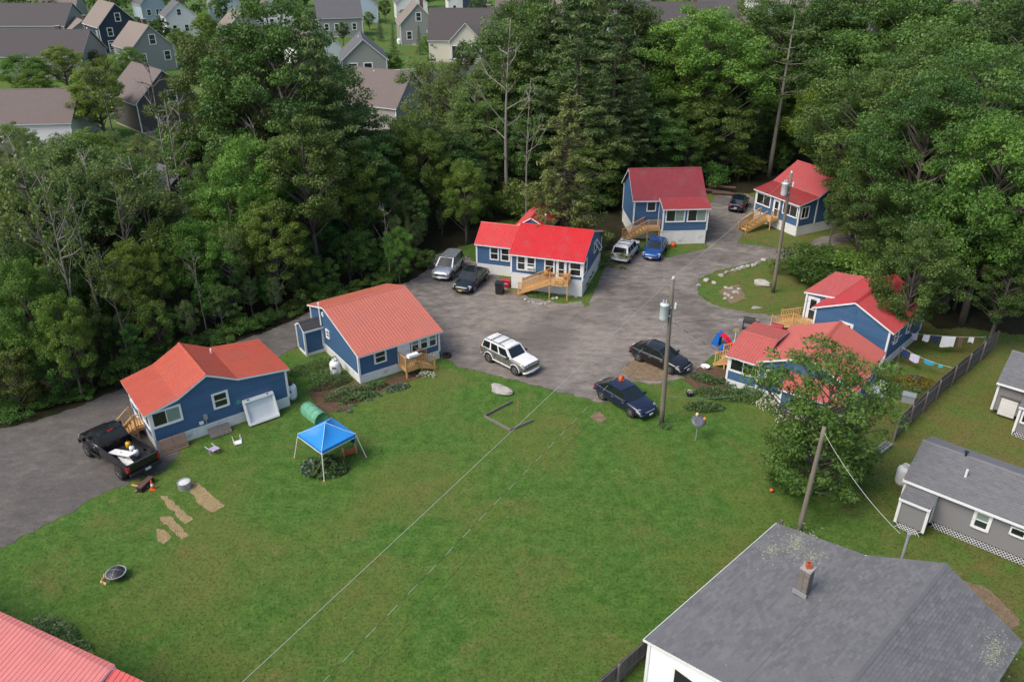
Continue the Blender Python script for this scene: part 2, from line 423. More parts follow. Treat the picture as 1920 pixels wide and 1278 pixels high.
    def deck(s, o, r, w, d, z, stair, run=None, rails='', wood=None, name='porch_deck', sw=None):
        """platform x 0..w, y -d..0 (wall at y=0) in frame o,r; stair in 'L','R','F'; rails: edges that get a guard"""
        wood = wood or NEWWOOD; T0 = s.T(o, r); T = lambda x, y, zz: T0(x, y, zz)
        mb = MB()
        def bx(m, a, b):
            k = len(m.v); m.b2(a, b); m.v[k:] = [T(*v) for v in m.v[k:]]
        def br(m, a, b, ww, hh):
            k = len(m.v); m.bar(a, b, ww, hh); m.v[k:] = [T(*v) for v in m.v[k:]]
        for a, b in (((0, -.05), (w, 0)), ((0, -d), (w, -d + .04)), ((0, -d + .04), (.04, -.05)), ((w - .04, -d + .04), (w, -.05))):
            bx(mb, (a[0], a[1], z - .2), (b[0], b[1], z - .03))
        dk = mb.part(name, wood, s.e)
        n = max(2, round(d / .145)); st = d / n
        for i in range(n):
            m = MB(); bx(m, (-.02, -d + i * st, z - .03), (w + .02, -d + (i + 1) * st - .008, z)); m.part('deck_board', wood, dk)
        for x in (.06, w - .06):
            m = MB(); bx(m, (x - .05, -d + .02, 0), (x + .05, -d + .12, z - .03)); m.part('post', wood, dk)
        rh = .92
        bal = MB(); bal.b2((-.019, -.019, .1), (.019, .019, rh - .04)); bal.v = [v for v in bal.v]; bm = bal.mesh('baluster', wood)
        def guard(p, q, za, zb):
            p = Vector(p); q = Vector(q); L = (q - p).length
            m = MB(); br(m, (p.x, p.y, za + rh), (q.x, q.y, zb + rh), .09, .04); m.part('hand_rail', wood, dk)
            m = MB(); br(m, (p.x, p.y, za + .09), (q.x, q.y, zb + .09), .04, .07); m.part('bottom_rail', wood, dk)
            k = max(2, int(L / .13))
            for i in range(1, k):
                t = i / k; c = p + (q - p) * t; zz = za + (zb - za) * t
                link('baluster', bm, dk, T(c.x, c.y, zz))
        def npost(x, y, zb, zt):
            m = MB(); bx(m, (x - .045, y - .045, zb), (x + .045, y + .045, zt)); m.part('newel_post', wood, dk)
        E = {'F': ((0.05, -d + .05), (w - .05, -d + .05)), 'L': ((.05, -d + .05), (.05, -.03)), 'R': ((w - .05, -d + .05), (w - .05, -.03))}
        for e in rails: guard(E[e][0], E[e][1], z, z)
        for c in ((.05, -d + .05), (w - .05, -d + .05)): npost(c[0], c[1], z - .2, z + rh + .06)
        # flight
        nst = max(2, round(z / .19)); tr = (run or nst * .27) / nst; rise = z / nst; width = sw or (w if stair == 'F' else d)
        fl = {'F': lambda a, b, zz: (b, -d - a, zz), 'R': lambda a, b, zz: (w + a, -d + b, zz), 'L': lambda a, b, zz: (-a, -d + b, zz)}[stair]
        for i in range(nst - 1):
            zz = z - (i + 1) * rise; m = MB(); p = fl(i * tr, .06, zz - .04); q = fl((i + 1) * tr + .03, width - .06, zz); bx(m, [min(p[k], q[k]) for k in range(3)], [max(p[k], q[k]) for k in range(3)]); m.part('tread', wood, dk)
        run_ = nst * tr
        for b in (.03, width - .03):
            m = MB(); br(m, fl(0, b, z - .16), fl(run_ - tr * .4, b, rise * .5), .045, .24); m.part('stringer', wood, dk)
            A, B = fl(.05, b, 0), fl(run_ - .25, b, 0); guard(A[:2], B[:2], z - .02, z - .02 - (run_ - .3) / run_ * z)
            npost(B[0], B[1], 0, rise + rh + .08)
        return dk
# ================================================================ ground and drive
def t_ground(fray=False):
    t = NT('lawn_fringe' if fray else 'lawn_grass'); g = t.n('ShaderNodeNewGeometry'); P = g.outputs['Position']
    fine = t.noise(P, 6, 9, .8); mid = t.noise(P, 1.4, 8, .72); big = t.noise(P, .11, 5, .62, .6); big2 = t.noise(P, .27, 5, .65, .8); sp = t.noise(P, 17, 4, .75)
    c = t.ramp(mid, [(.32, (.036, .092, .014)), (.48, (.062, .138, .021)), (.66, (.100, .178, .035))])
    c = t.mix(t.ramp(big, [(.45, 0.0), (.66, .75)]), c, (.130, .142, .033))
    c = t.mix(t.ramp(big2, [(.53, 0.0), (.74, .65)]), c, (.165, .132, .046))
    sx = t.n('ShaderNodeSeparateXYZ'); t.l(P, sx.inputs[0]); ea = t.n('ShaderNodeMapRange'); ea.inputs[1].default_value = 15; ea.inputs[2].default_value = 24; t.l(sx.outputs[0], ea.inputs[0])
    wn = t.noise(P, .55, 6, .68, .5); c = t.mix(t.math('MULTIPLY', ea.outputs[0], t.ramp(wn, [(.38, .1), (.62, .85)])), c, (.15, .118, .040))
    c = t.mix(t.ramp(wn, [(.60, 0.0), (.72, .7)]), c, (.19, .165, .065))
    c = t.mix(t.ramp(fine, [(.36, .75), (.52, 0.0)]), c, (.014, .036, .005))
    c = t.mix(t.ramp(fine, [(.55, 0.0), (.72, .6)]), c, (.14, .175, .045))
    c = t.mix(t.ramp(sp, [(.64, 0.0), (.74, .7)]), c, (.20, .21, .08))
    sh = t.pbr(c, .85, spec=.15, bump=t.mix(.5, fine, sp), bstr=.9, bdist=.06)
    return soft(t, sh, 1.2, 4) if fray else t.done(sh)
def soft(t, sh, amt=1.1, sc=2.6):
    """fray the sheet's rim: the tint attribute falls to 0 there, noise breaks it up, the lawn below shows"""
    at = t.n('ShaderNodeAttribute', attribute_name='tint'); g = t.n('ShaderNodeNewGeometry'); n = t.noise(g.outputs['Position'], sc, 7, .72)
    k = t.math('ADD', at.outputs['Fac'], t.math('MULTIPLY', t.math('SUBTRACT', n, .5), amt)); k = t.ramp(k, [(.42, 0.0), (.56, 1.0)])
    tr = t.n('ShaderNodeBsdfTransparent'); mx = t.n('ShaderNodeMixShader'); t.l(k, mx.inputs[0]); t.l(tr.outputs[0], mx.inputs[1]); t.l(sh.outputs[0], mx.inputs[2]); return t.done(mx)
def t_gravel():
    t = NT('gravel'); g = t.n('ShaderNodeNewGeometry'); P = g.outputs['Position']
    mp = t.n('ShaderNodeMapping'); mp.inputs['Rotation'].default_value = (0, 0, R(-30)); mp.inputs['Scale'].default_value = (.7, 1.35, 1); t.l(P, mp.inputs[0])
    st = t.noise(mp.outputs[0], 1.1, 10, .74, .15); big = t.noise(P, .14, 4, .55); fine = t.noise(P, 4.5, 10, .85)
    vo = t.n('ShaderNodeTexVoronoi'); vo.inputs['Scale'].default_value = 22; t.l(P, vo.inputs['Vector'])
    c = t.ramp(st, [(.36, (.120, .108, .096)), (.5, (.190, .170, .150)), (.64, (.285, .252, .218))])
    # dark asphalt millings on the lane to the west, sandy wear where cars turn
    sx = t.n('ShaderNodeSeparateXYZ'); t.l(P, sx.inputs[0])
    we = t.n('ShaderNodeMapRange'); we.inputs[1].default_value = -8; we.inputs[2].default_value = -20; t.l(sx.outputs[0], we.inputs[0])
    c = t.mix(t.math('MULTIPLY', we.outputs[0], .62), c, (.066, .062, .061))
    ds = t.n('ShaderNodeVectorMath', operation='DISTANCE'); t.l(P, ds.inputs[0]); ds.inputs[1].default_value = (3, 57, 0)
    dd = t.n('ShaderNodeMapRange'); dd.inputs[1].default_value = 11; dd.inputs[2].default_value = 2; t.l(ds.outputs['Value'], dd.inputs[0])
    c = t.mix(t.math('MULTIPLY', dd.outputs[0], t.ramp(st, [(.3, .15), (.65, .75)])), c, (.285, .24, .20))
    c = t.mix(t.ramp(big, [(.46, 0.0), (.62, .6)]), c, (.082, .074, .068))
    c = t.mix(t.ramp(fine, [(.55, 0.0), (.72, .65)]), c, (.30, .28, .26)); c = t.mix(t.ramp(fine, [(.28, .6), (.45, 0.0)]), c, (.04, .037, .035))
    return soft(t, t.pbr(c, .9, spec=.2, bump=t.mix(.5, fine, vo.outputs['Distance']), bstr=.8, bdist=.05), 1.0)
def t_soil(name, a, b, sc=3):
    t = NT(name); g = t.n('ShaderNodeNewGeometry'); n = t.noise(g.outputs['Position'], sc, 6, .7); n2 = t.noise(g.outputs['Position'], sc * 6, 4, .7)
    c = t.mix(t.ramp(n, [(.35, 0.0), (.65, 1.0)]), a, b); c = t.mix(t.ramp(n2, [(.4, .5), (.6, 0.0)]), c, tuple(x * .35 for x in a))
    return soft(t, t.pbr(c, .95, spec=.1, bump=n2, bstr=.8, bdist=.06), 1.5, 3.5)
LAWN = t_ground(); FRINGE = t_ground(True); GRAVEL = t_gravel()
SOIL = t_soil('garden_soil', (.105, .062, .040), (.17, .115, .075)); DIRT = t_soil('bare_dirt', (.19, .135, .085), (.30, .22, .14)); DUFF = t_soil('forest_floor', (.022, .026, .012), (.045, .034, .02), 1)
STRAW = t_soil('dry_straw_patch', (.30, .225, .115), (.42, .32, .17), 4)
def ragged(pts, step=.5, amp=.18, seed=1):
    rnd = random.Random(seed); out = []; n = len(pts)
    for i in range(n):
        a = Vector(pts[i][:2]); b = Vector(pts[(i + 1) % n][:2]); L = (b - a).length; k = max(1, int(L / step)); nn = Vector((-(b - a).y, (b - a).x)).normalized() if L > 0 else Vector((0, 0))
        for j in range(k):
            p = a + (b - a) * (j / k) + nn * rnd.uniform(-amp, amp); out.append(p)
    return out
from mathutils.geometry import tessellate_polygon
def sheet(name, pts, z, m, seed=1, amp=.15, step=.5, rim=.3, **k):
    P = ragged(pts, step, amp, seed); n = len(P); ar = sum(P[i].x * P[(i + 1) % n].y - P[(i + 1) % n].x * P[i].y for i in range(n))
    V = [(p.x, p.y, z) for p in P]; tr = tessellate_polygon([[Vector(v) for v in V]]); F = []
    for a, b, c in tr:
        q = (Vector(V[b]) - Vector(V[a])).cross(Vector(V[c]) - Vector(V[a])).z; F.append((a, b, c) if q > 0 else (a, c, b))
    sg = 1 if ar > 0 else -1
    for i in range(n):
        d = (P[(i + 1) % n] - P[i - 1]); nn = Vector((d.y, -d.x)).normalized() * sg; V.append((P[i].x + nn.x * rim, P[i].y + nn.y * rim, z - .003))
    for i in range(n):
        j = (i + 1) % n; f = (i, n + i, n + j, j); F.append(f if sg > 0 else f[::-1])
    me = bpy.data.meshes.new(name); me.from_pydata(V, [], F); me.materials.append(m); me.update()
    at = me.attributes.new('tint', 'FLOAT', 'POINT'); at.data.foreach_set('value', [1.0] * n + [0.0] * n)
    return link(name, me, **k)
def ps(l): return [G(x, y) for x, y in l]
gm = MB(); n = 40
xs = [-700 + 1400 * i / n for i in range(n + 1)]; ys = [-60 + 1160 * i / n for i in range(n + 1)]
gm.add([(x, y, 0) for y in ys for x in xs], [(j * (n + 1) + i, j * (n + 1) + i + 1, (j + 1) * (n + 1) + i + 1, (j + 1) * (n + 1) + i) for j in range(n) for i in range(n)])
gm.part('ground', LAWN, kind='structure')
drive = [(-150, 1105), (0, 1020), (60, 992), (130, 955), (180, 925), (245, 897), (300, 880), (330, 850), (330, 800), (430, 720), (520, 668), (555, 648), (600, 640), (700, 600), (815, 640), (835, 668), (862, 684), (905, 694), (940, 704), (985, 712), (1015, 722), (1050, 730), (1085, 738), (1120, 748), (1150, 752), (1175, 735), (1172, 712), (1230, 716), (1268, 706), (1300, 694), (1318, 672), (1340, 660), (1385, 650), (1420, 640), (1455, 628), (1478, 612), (1470, 600), (1440, 593), (1380, 584), (1330, 572), (1302, 552), (1308, 522), (1340, 506), (1400, 491), (1450, 485), (1480, 482), (1540, 462), (1640, 440), (1640, 425), (1545, 446), (1500, 462), (1440, 455), (1395, 452), (1385, 430), (1405, 400), (1415, 378), (1400, 365), (1345, 368), (1338, 380), (1328, 460), (1290, 462), (1245, 480), (1180, 470), (1140, 480), (1118, 530), (1100, 566), (1060, 572), (1000, 562), (950, 548), (930, 520), (905, 500), (880, 488), (855, 470), (822, 478), (800, 512), (770, 530), (700, 548), (600, 578), (545, 606), (480, 632), (400, 662), (300, 700), (225, 732), (140, 768), (60, 795), (0, 808), (-150, 850)]
sheet('gravel_driveway', ps(drive), .008, GRAVEL, 3, .16, .45, .55, kind='structure')
edge = [(-400, 880), (-150, 850), (0, 800), (60, 788), (140, 760), (225, 724), (300, 692), (400, 655), (480, 626), (545, 600), (600, 572), (700, 543), (770, 524), (798, 505), (822, 470), (860, 462), (900, 450), (890, 420), (1000, 395), (1110, 420), (1140, 470), (1170, 455), (1160, 400), (1165, 360), (1340, 362), (1400, 360), (1500, 330), (1600, 400), (1700, 470), (1720, 560), (1760, 610), (1900, 620), (2150, 620), (2200, 240), (1300, 225), (900, 235), (400, 285), (0, 285), (-400, 290)]
sheet('forest_floor', ps(edge), .004, DUFF, 5, .5, 1.2, 1.2, kind='structure')
for i, (nm, pts, m, z) in enumerate((
    ('garden_bed', [(560, 735), (600, 712), (650, 715), (700, 722), (760, 700), (800, 690), (815, 700), (760, 716), (690, 748), (640, 775), (600, 782), (575, 765)], SOIL, .012),
    ('garden_bed', [(1275, 712), (1320, 680), (1372, 690), (1368, 735), (1330, 750)], SOIL, .012),
    ('bare_patch', [(1160, 690), (1185, 672), (1250, 690), (1270, 704), (1235, 714), (1180, 712)], DIRT, .014),
    ('bare_patch', [(348, 903), (368, 905), (422, 950), (400, 962), (372, 940)], STRAW, .010),
    ('bare_patch', [(300, 928), (308, 930), (360, 975), (350, 982)], STRAW, .010),
    ('bare_patch', [(300, 968), (315, 968), (352, 1004), (343, 1011), (322, 990)], STRAW, .010),
    ('bare_patch', [(293, 992), (308, 994), (320, 1008), (304, 1020)], STRAW, .010),
    ('bare_patch', [(1108, 780), (1122, 772), (1138, 786), (1122, 792)], DIRT, .010),
    ('bare_patch', [(1800, 1080), (1850, 1100), (1915, 1165), (1900, 1190), (1850, 1150)], DIRT, .010),
    ('bare_patch', [(1345, 545), (1385, 530), (1400, 560), (1370, 572)], DIRT, .010),
    ('bare_patch', [(925, 540), (985, 545), (985, 556), (945, 552)], DIRT, .014))):
    q = ps(pts); cc = sum(q, Vector()) / len(q); sw = m is STRAW; sheet(nm, [cc + (p - cc) * (.92 if sw else .8) for p in q], z, m, 20 + i, .06 if sw else .08, .3, .2 if sw else .38, kind='structure')
sheet('grass_strip', ps([(1098, 575), (1118, 532), (1140, 480), (1128, 478), (1092, 558)]), .014, FRINGE, 41, .1, .3, kind='structure')
sheet('grass_strip', ps([(1250, 482), (1325, 464), (1318, 456), (1250, 462)]), .014, FRINGE, 42, .1, .3, kind='structure')
sheet('grass_strip', ps([(1385, 455), (1500, 468), (1520, 452), (1410, 420)]), .014, FRINGE, 43, .1, .3, kind='structure')
sheet('subdivision_road', ps([(690, 172), (760, 168), (900, 130), (1200, 108), (1500, 120), (1500, 112), (1200, 100), (880, 122), (700, 155)]), .02, mat('asphalt', (.05, .05, .052), .9), 9, .05, 2, kind='structure')
# grass blades: dense clumps along edges, sparse over the lawn
def grass_patch():
    N = 90000; rng = np.random.default_rng(5)
    px = rng.uniform(-60, 1980, N); py = 560 + (1300 - 560) * rng.random(N) ** .8
    X = []; 
    dx = (px - 960) / FPX; dy = -(py - 639) / FPX; t = -CH / (-SP + dy * CP); gx = dx * t; gy = (CP + dy * SP) * t
    keep = np.ones(N, bool)
    def inside(poly):
        P = np.array([[p.x, p.y] for p in poly]); c = np.zeros(N, bool); j = len(P) - 1
        for i in range(len(P)):
            xi, yi = P[i]; xj, yj = P[j]
            cond = ((yi > gy) != (yj > gy)) & (gx < (xj - xi) * (gy - yi) / (yj - yi + 1e-12) + xi); c ^= cond; j = i
        return c
    keep &= ~inside(ps(drive)); keep &= ~inside(ps(edge))
    gx, gy = gx[keep], gy[keep]; n = len(gx); a = rng.uniform(0, 6.28, n); h = rng.uniform(.03, .10, n) * (1 + (rng.random(n) < .04) * 1.2); w = rng.uniform(.006, .014, n); ln = rng.uniform(0, .06, (n, 2))
    V = np.zeros((n, 3, 3)); V[:, 0] = np.stack([gx - np.cos(a) * w, gy - np.sin(a) * w, np.zeros(n)], 1); V[:, 1] = np.stack([gx + np.cos(a) * w, gy + np.sin(a) * w, np.zeros(n)], 1)
    V[:, 2] = np.stack([gx + ln[:, 0] - .03, gy + ln[:, 1] - .03, h], 1)
    F = np.arange(3 * n).reshape(n, 3); tint = np.repeat(rng.random(n), 3)
    link('grass_blades', fast_mesh('grass_blades', V.reshape(-1, 3), F, leafmat('grass_blade', (.028, .085, .010), (.085, .15, .022), .3, .6, 0, 0), tint), kind='stuff', label='short mown grass blades over the lawn', cat='grass')
grass_patch()
# ================================================================ the red-roofed cottages
RG = 'blue cottages with red metal roofs'
# -- cottage with the folded roof beside the pickup
h = House('cottage', 'blue cottage with folded red metal roof beside the black pickup', (-21.9, 40.37), 37.5, RG)
rm = redroof('red_roof_tomato', (.42, .084, .050), .38)
h.block('x', 0, 8.67, 0, 5.0, [(-.28, 2.78), (1.77, 3.24), (3.69, 4.24), (5.52, 3.30), (8.92, 2.85)], rm, sk=.75, over=.14)
f = h._fr('f', 0, 8.67, 0, 5); lw = h._fr('l', 0, 8.67, 0, 5)
h.window(f, .16, 1.76, 1.58, .90, 'slide', .13, BLIND); h.window(f, 3.87, 1.70, .82, .90, 'hung', .11)
h.window(lw, 3.25, 1.55, 1.55, .95, 'slide', .1, SCREEN); h.door(lw, 2.1, .78, .85, 1.85); h.window(lw, .3, 1.55, 1.5, .95, 'slide', .1, SCREEN)
h.box(f, 'meter_box', (3.05, .03, 1.15), (3.27, .16, 1.5), GALV); h.box(f, 'outlet_cover', (2.72, .03, .88), (2.98, .1, 1.08), WHITE)
h.pipe('conduit', [(3.16, -.06, 1.15), (3.16, -.06, .8)], .025, GALV)
h.pipe('vent_pipe', [(5.3, 4.0, 3.2), (5.3, 4.0, 3.75)], .06, WHITE)
mb = MB(); mb.lathe([(.13, 0), (.16, .02), (.13, .04), (.09, .04)], 16, (5.35, -.045, 1.55), 'y'); mb.part('wreath', mat('green_hose', (.06, .25, .2), .5), h.e)
h.deck((-.04, 3.35), -90, 1.25, .55, .78, 'F', .95, 'R' )
# -- salmon roofed cottage
h = House('cottage', 'blue cottage with broad salmon roof and attached grey-roofed shed', (-10.72, 48.48), 35.6, RG)
rm = redroof('red_roof_salmon_sheen', (.43, .125, .086), .36)  # pale salmon holds both fading and sky sheen painted into the base colour
h.block('y', 0, 6.5, 0, 8, [(-.38, 2.42), (5.15, 4.05), (8.25, 3.1)], rm, sk=.68, over=.16, lap=None)
h.block('y', -1.5, -.04, 6.0, 7.4, [(5.85, 2.15), (6.7, 2.62), (7.55, 2.15)], mat('charcoal_shingle', (.045, .045, .05), .85, var=.3, scale=9), sk=.25, over=.06, lap=None, metal=False, parts=0)
f = h._fr('f', 0, 6.5, 0, 8); lw = h._fr('l', 0, 6.5, 0, 8)
h.window(f, 1.27, 1.30, .80, .82, 'hung', .09); h.door(f, 3.15, .70, .8, 1.6, False)
for u in (4.22, 4.95, 5.68): h.window(f, u, 1.28, .56, .98, 'hung', .07, BLIND)
h.window(lw, 2.75, 1.62, .42, .5, 'hung', .09); h.box(lw, 'vent_box', (2.25, .0, 3.1), (2.5, .07, 3.4), WHITE)
h.pipe('vent_pipe', [(-.09, 6.0, .5), (-.09, 6.0, 3.0), (-.12, 6.0, 4.1)], .07, WHITE)
h.deck((3.0, -.04), 0, 1.35, 1.25, .70, 'R', 1.25, 'FL')
mb = MB(); mb.b2((3.2, -1.38, 1.62), (4.1, -.98, 1.66)); mb.b2((3.25, -1.36, 1.66), (4.05, -1.0, 1.78)); mb.part('flower_box', WHITE, h.e)
# -- vivid red cottage with the long stairs
h = House('cottage', 'blue cottage with vivid red roof, high white skirting and sign on its steps', (-.05, 65.2), -17.5, RG)
rm = redroof('red_roof_vivid', (.50, .020, .022), .36)
h.block('y', 0, 6.43, 0, 7.6, [(-.32, 3.36), (3.3, 4.95), (7.7, 3.45)], rm, sk=1.55, over=.14)
h.block('y', -4.1, -.04, 2.4, 6.0, [(2.12, 2.93), (4.15, 4.35), (6.2, 3.35)], rm, sk=.98, over=.12)
h.block('x', -.9, 2.0, 4.6, 9.4, [(-1.1, 4.15), (.45, 5.12), (2.2, 4.15)], redroof('red_roof_crimson', (.42, .03, .035), .4), sk=1.2, over=.12, skirt=False, lap=None)
f = h._fr('f', 0, 6.43, 0, 7.6); rw = h._fr('r', 0, 6.43, 0, 7.6); f2 = h._fr('f', -4.1, -.04, 2.4, 6)
h.window(f, .58, 1.92, .68, 1.2, 'hung', .09); h.window(f, 1.46, 1.92, .68, 1.2, 'hung', .09, ac=True)
h.window(f, 3.1, 1.95, .75, 1.15, 'hung', .1); h.door(f, 4.18, 1.5, .72, 1.68); h.window(f, 5.3, 1.95, .95, 1.1, 'hung', .1)
h.window(rw, .35, 1.95, 1.0, 1.1, 'hung', .1); w = h.window(rw, 4.3, 2.5, .95, .9, 'single', .1)
mb = MB(); q = Matrix.Rotation(R(-35), 3, 'Y')
for a, b in (((0, -.05, 0), (0, .95 + .05, 0)), ((0, -.05, -.85), (0, 1.0, -.85)), ((0, 0, 0), (0, 0, -.85)), ((0, .95, 0), (0, .95, -.85))): mb.bar(q @ Vector(a), q @ Vector(b), .05, .05)
mb.v = [(v[0] + 6.5, v[1] + 4.3, v[2] + 3.45) for v in mb.v]; mb.part('open_sash', WHITE, w)
h.window(f2, 1.35, 1.55, .72, 1.1, 'hung', .09); h.window(f2, 2.4, 1.55, .72, 1.1, 'hung', .09)
h.pipe('vent_pipe', [(1.9, 4.2, 4.3), (1.9, 4.2, 5.7)], .07, WHITE)
dk = h.deck((3.75, -.04), 0, 1.7, 1.2, 1.52, 'L', 2.95, 'FR')
mb = MB(); mb.b2((4.0, -1.30, 1.28), (5.0, -1.262, 1.85)); sg = mb.part('sign_board', NEWWOOD, h.e)
for i, s_ in enumerate(('Built on', 'Memories')):
    c = bpy.data.curves.new('lettering', 'FONT'); c.body = s_; c.size = .19; c.align_x = 'CENTER'; c.extrude = .002
    to = bpy.data.objects.new('text_source', c); me = bpy.data.meshes.new_from_object(to); bpy.data.objects.remove(to); me.materials.clear(); me.materials.append(BLACK)
    link('lettering', me, sg, (4.62, -1.304, 1.62 - i * .2), rot=(R(90), 0, 0))
for i, (x, c_) in enumerate(((3.25, (.75, .5, .04)), (3.55, (.3, .05, .04)), (4.95, (.7, .3, .04)), (5.2, (.55, .1, .12)))):
    mb = MB(); mb.lathe([(.1, 0), (.14, .16)], 10, (x, -.3 if i > 1 else -.16, 1.62 if i > 1 else 1.7))
    po = mb.part('flower_pot', mat('terracotta_pot', (.18, .06, .04), .7), h.e)
    V = []; F = []
    for k in range(60):
        p = RNG.normal(0, .09, 3) + (x, -.3 if i > 1 else -.16, (1.62 if i > 1 else 1.7) + .24); a = RNG.normal(0, .05, (2, 3)); n0 = len(V); V += [p - a[0], p + a[1], p + a[0], p - a[1]]; F.append((n0, n0 + 1, n0 + 2, n0 + 3))
    link('blossom', fast_mesh('blossom', V, F, mat('petal_%d' % i, c_, .6, var=.3, scale=20)), po, kind='stuff')
# -- dark red cottage at the back
h = House('cottage', 'blue cottage with steep dark red roof and lower porch roof, behind the parked cars', (15.04, 75.99), 3.5, RG)
rm = redroof('red_roof_wine', (.20, .026, .032), .42); rm2 = redroof('red_roof_brick', (.26, .032, .03), .45)
h.block('y', -2.55, 4.5, 1.8, 7.4, [(1.45, 4.15), (4.65, 6.55), (7.7, 4.2)], rm, sk=1.42, over=.25)
h.block('y', .05, 4.55, 0, 1.78, [(-.32, 3.82), (1.5, 4.40)], rm2, sk=1.45, over=.16)
f = h._fr('f', .05, 4.55, 0, 1.8); f2 = h._fr('f', -2.55, 4.5, 1.8, 7.4)
h.window(f, .32, 2.45, 1.75, 1.12, 'slide', .11, BLIND); h.window(f, 2.5, 2.45, 1.75, 1.12, 'slide', .11, BLIND)
h.window(f2, 1.35, 3.0, .78, .85, 'single', .1, SCREEN)
h.deck((-1.35, 1.76), 0, 1.3, 1.25, 1.45, 'L', 2.5, 'F')
h.pipe('downspout', [(.0, 1.72, 3.7), (.0, 1.72, 1.4)], .04, WHITE)
# -- cottage with screened porch under the big oak
h = House('cottage', 'blue cottage with screened porch, long wooden flight and red roof under the big tree', (26.5, 84.0), -62.5, RG)
rm = redroof('red_roof_ribbed', (.37, .065, .062), .38)
h.block('y', .15, 6.4, 0, 2.38, [(-.3, 3.38), (2.4, 3.95)], rm2, sk=1.05, over=.2)
h.block('y', .15, 6.4, 2.4, 8.0, [(2.35, 3.95), (5.5, 5.75), (8.3, 4.1)], rm, sk=1.05, over=.2)
f = h._fr('f', .15, 6.4, 0, 2.4); rw = h._fr('r', .15, 6.4, 0, 8)
h.window(f, .2, 1.95, 1.9, 1.05, 'slide', .12, SCREEN); h.door(f, 2.75, 1.1, .75, 1.85); h.window(f, 4.1, 1.95, 1.85, 1.05, 'slide', .12, SCREEN)
h.window(rw, .35, 1.9, .9, 1.1, 'slide', .11, SCREEN); h.window(rw, 4, 2.0, .8, 1.0)
h.deck((2.2, -.04), 0, 1.7, 1.2, 1.12, 'F', 3.0, 'R', sw=1.2)
# -- gable cottage at the right
h = House('cottage', 'blue gable cottage with bright red roof and small square window, beside the black shed', (22.88, 54.66), -44.5, RG)
rm = redroof('red_roof_scarlet', (.38, .034, .038), .38)
h.block('x', .25, 5.8, 0, 6.9, [(-.02, 3.12), (3.04, 4.52), (6.1, 3.1)], rm, sk=.75, over=.16)
h.block('x', -1.5, .1, 2.1, 7.4, [(-1.7, 3.2), (.75, 3.5)], redroof('red_roof_flat', (.37, .055, .055), .42), sk=.75, over=.14)
f = h._fr('f', .25, 5.8, 0, 6.9); f2 = h._fr('f', -1.5, .1, 2.1, 7.4); rw = h._fr('r', .25, 5.8, 0, 6.9)
h.window(f, 2.08, 1.78, .72, .78, 'hung', .17); h.door(f2, .25, .9, .75, 1.95); h.window(rw, 1.2, 1.7, .6, .9); h.window(rw, 3.6, 1.7, .6, .9)
h.box(f, 'gable_vent', (2.6, .02, 3.55), (2.95, .06, 3.95), BLUE)
h.deck((-1.62, 2.06), 0, 1.75, 1.7, .92, 'L', 1.9, 'F')
h.pipe('vent_pipe', [(1.5, 6.2, 3.7), (1.5, 6.2, 4.5)], .05, GALV)
# -- cottage behind the small tree
h = House('cottage', 'blue cottage with corner picture window and salmon roof behind the small yard tree', (15.07, 48.26), -37, RG)
rm = redroof('red_roof_coral', (.42, .098, .078), .38)
h.block('y', 0, 2.15, 0, 4.5, [(-.3, 2.55), (2.4, 3.3), (4.7, 3.1)], rm, sk=.62, over=.18)
h.block('x', 2.2, 8.3, .05, 6.3, [(1.95, 2.7), (5.25, 4.05), (8.55, 2.65)], rm, sk=.62, over=.2)
h.block('y', 4.3, 8.0, -1.5, .0, [(-1.75, 2.15), (0.0, 2.6)], rm, sk=.6, over=.12)
f = h._fr('f', 0, 2.15, 0, 4.5); f2 = h._fr('f', 2.2, 8.3, .05, 6.3); f3 = h._fr('f', 4.3, 8.0, -1.5, 0); rw = h._fr('r', 2.2, 8.3, .05, 6.3)
h.window(f, .2, 1.45, 1.72, .9, 'slide', .13); h.window(f2, .5, 1.4, .8, .8); h.window(f3, 1.1, 1.2, .7, .7); h.window(rw, 1.0, 1.5, .8, .8, 'hung'); h.window(rw, 4.0, 1.5, .8, .8, 'hung')
h.box(h._fr('f', 2.2, 8.3, .05, 6.3), 'meter_box', (.05, .03, .95), (.28, .17, 1.3), GALV)
h.deck((-.04, 3.6), -90, 1.5, 1.1, .62, 'F', .9, 'LR')
# -- roof that peeks in at the lower corner
p0 = G(0, 1150, 3.6); p1 = G(275, 1278, 3.6); an = math.degrees(math.atan2(p1.y - p0.y, p1.x - p0.x))
h = House('cottage', 'pink-red ribbed metal roof reaching in beside the pale shrub', (p0.x, p0.y), an, RG)
u = Vector((math.cos(R(an)), math.sin(R(an)), 0)); xk = (G(212, 1247, 3.6) - p0).dot(u)
rm = redroof('red_roof_sheen_pink', (.50, .15, .135), .34)  # the light slope's sky sheen is painted into this pink
h.block('y', -9, xk, -6.5, .0, [(-6.8, 1.9), (-.15, 3.6), (.05, 3.58)], rm, sk=.5, over=.02, ridge=False)
h.block('y', xk + .05, xk + 4, -6.5, 0, [(-6.8, 1.2), (.02, 3.52)], redroof('red_roof_deep', (.44, .05, .05), .45), sk=.5, over=.02, ridge=False)

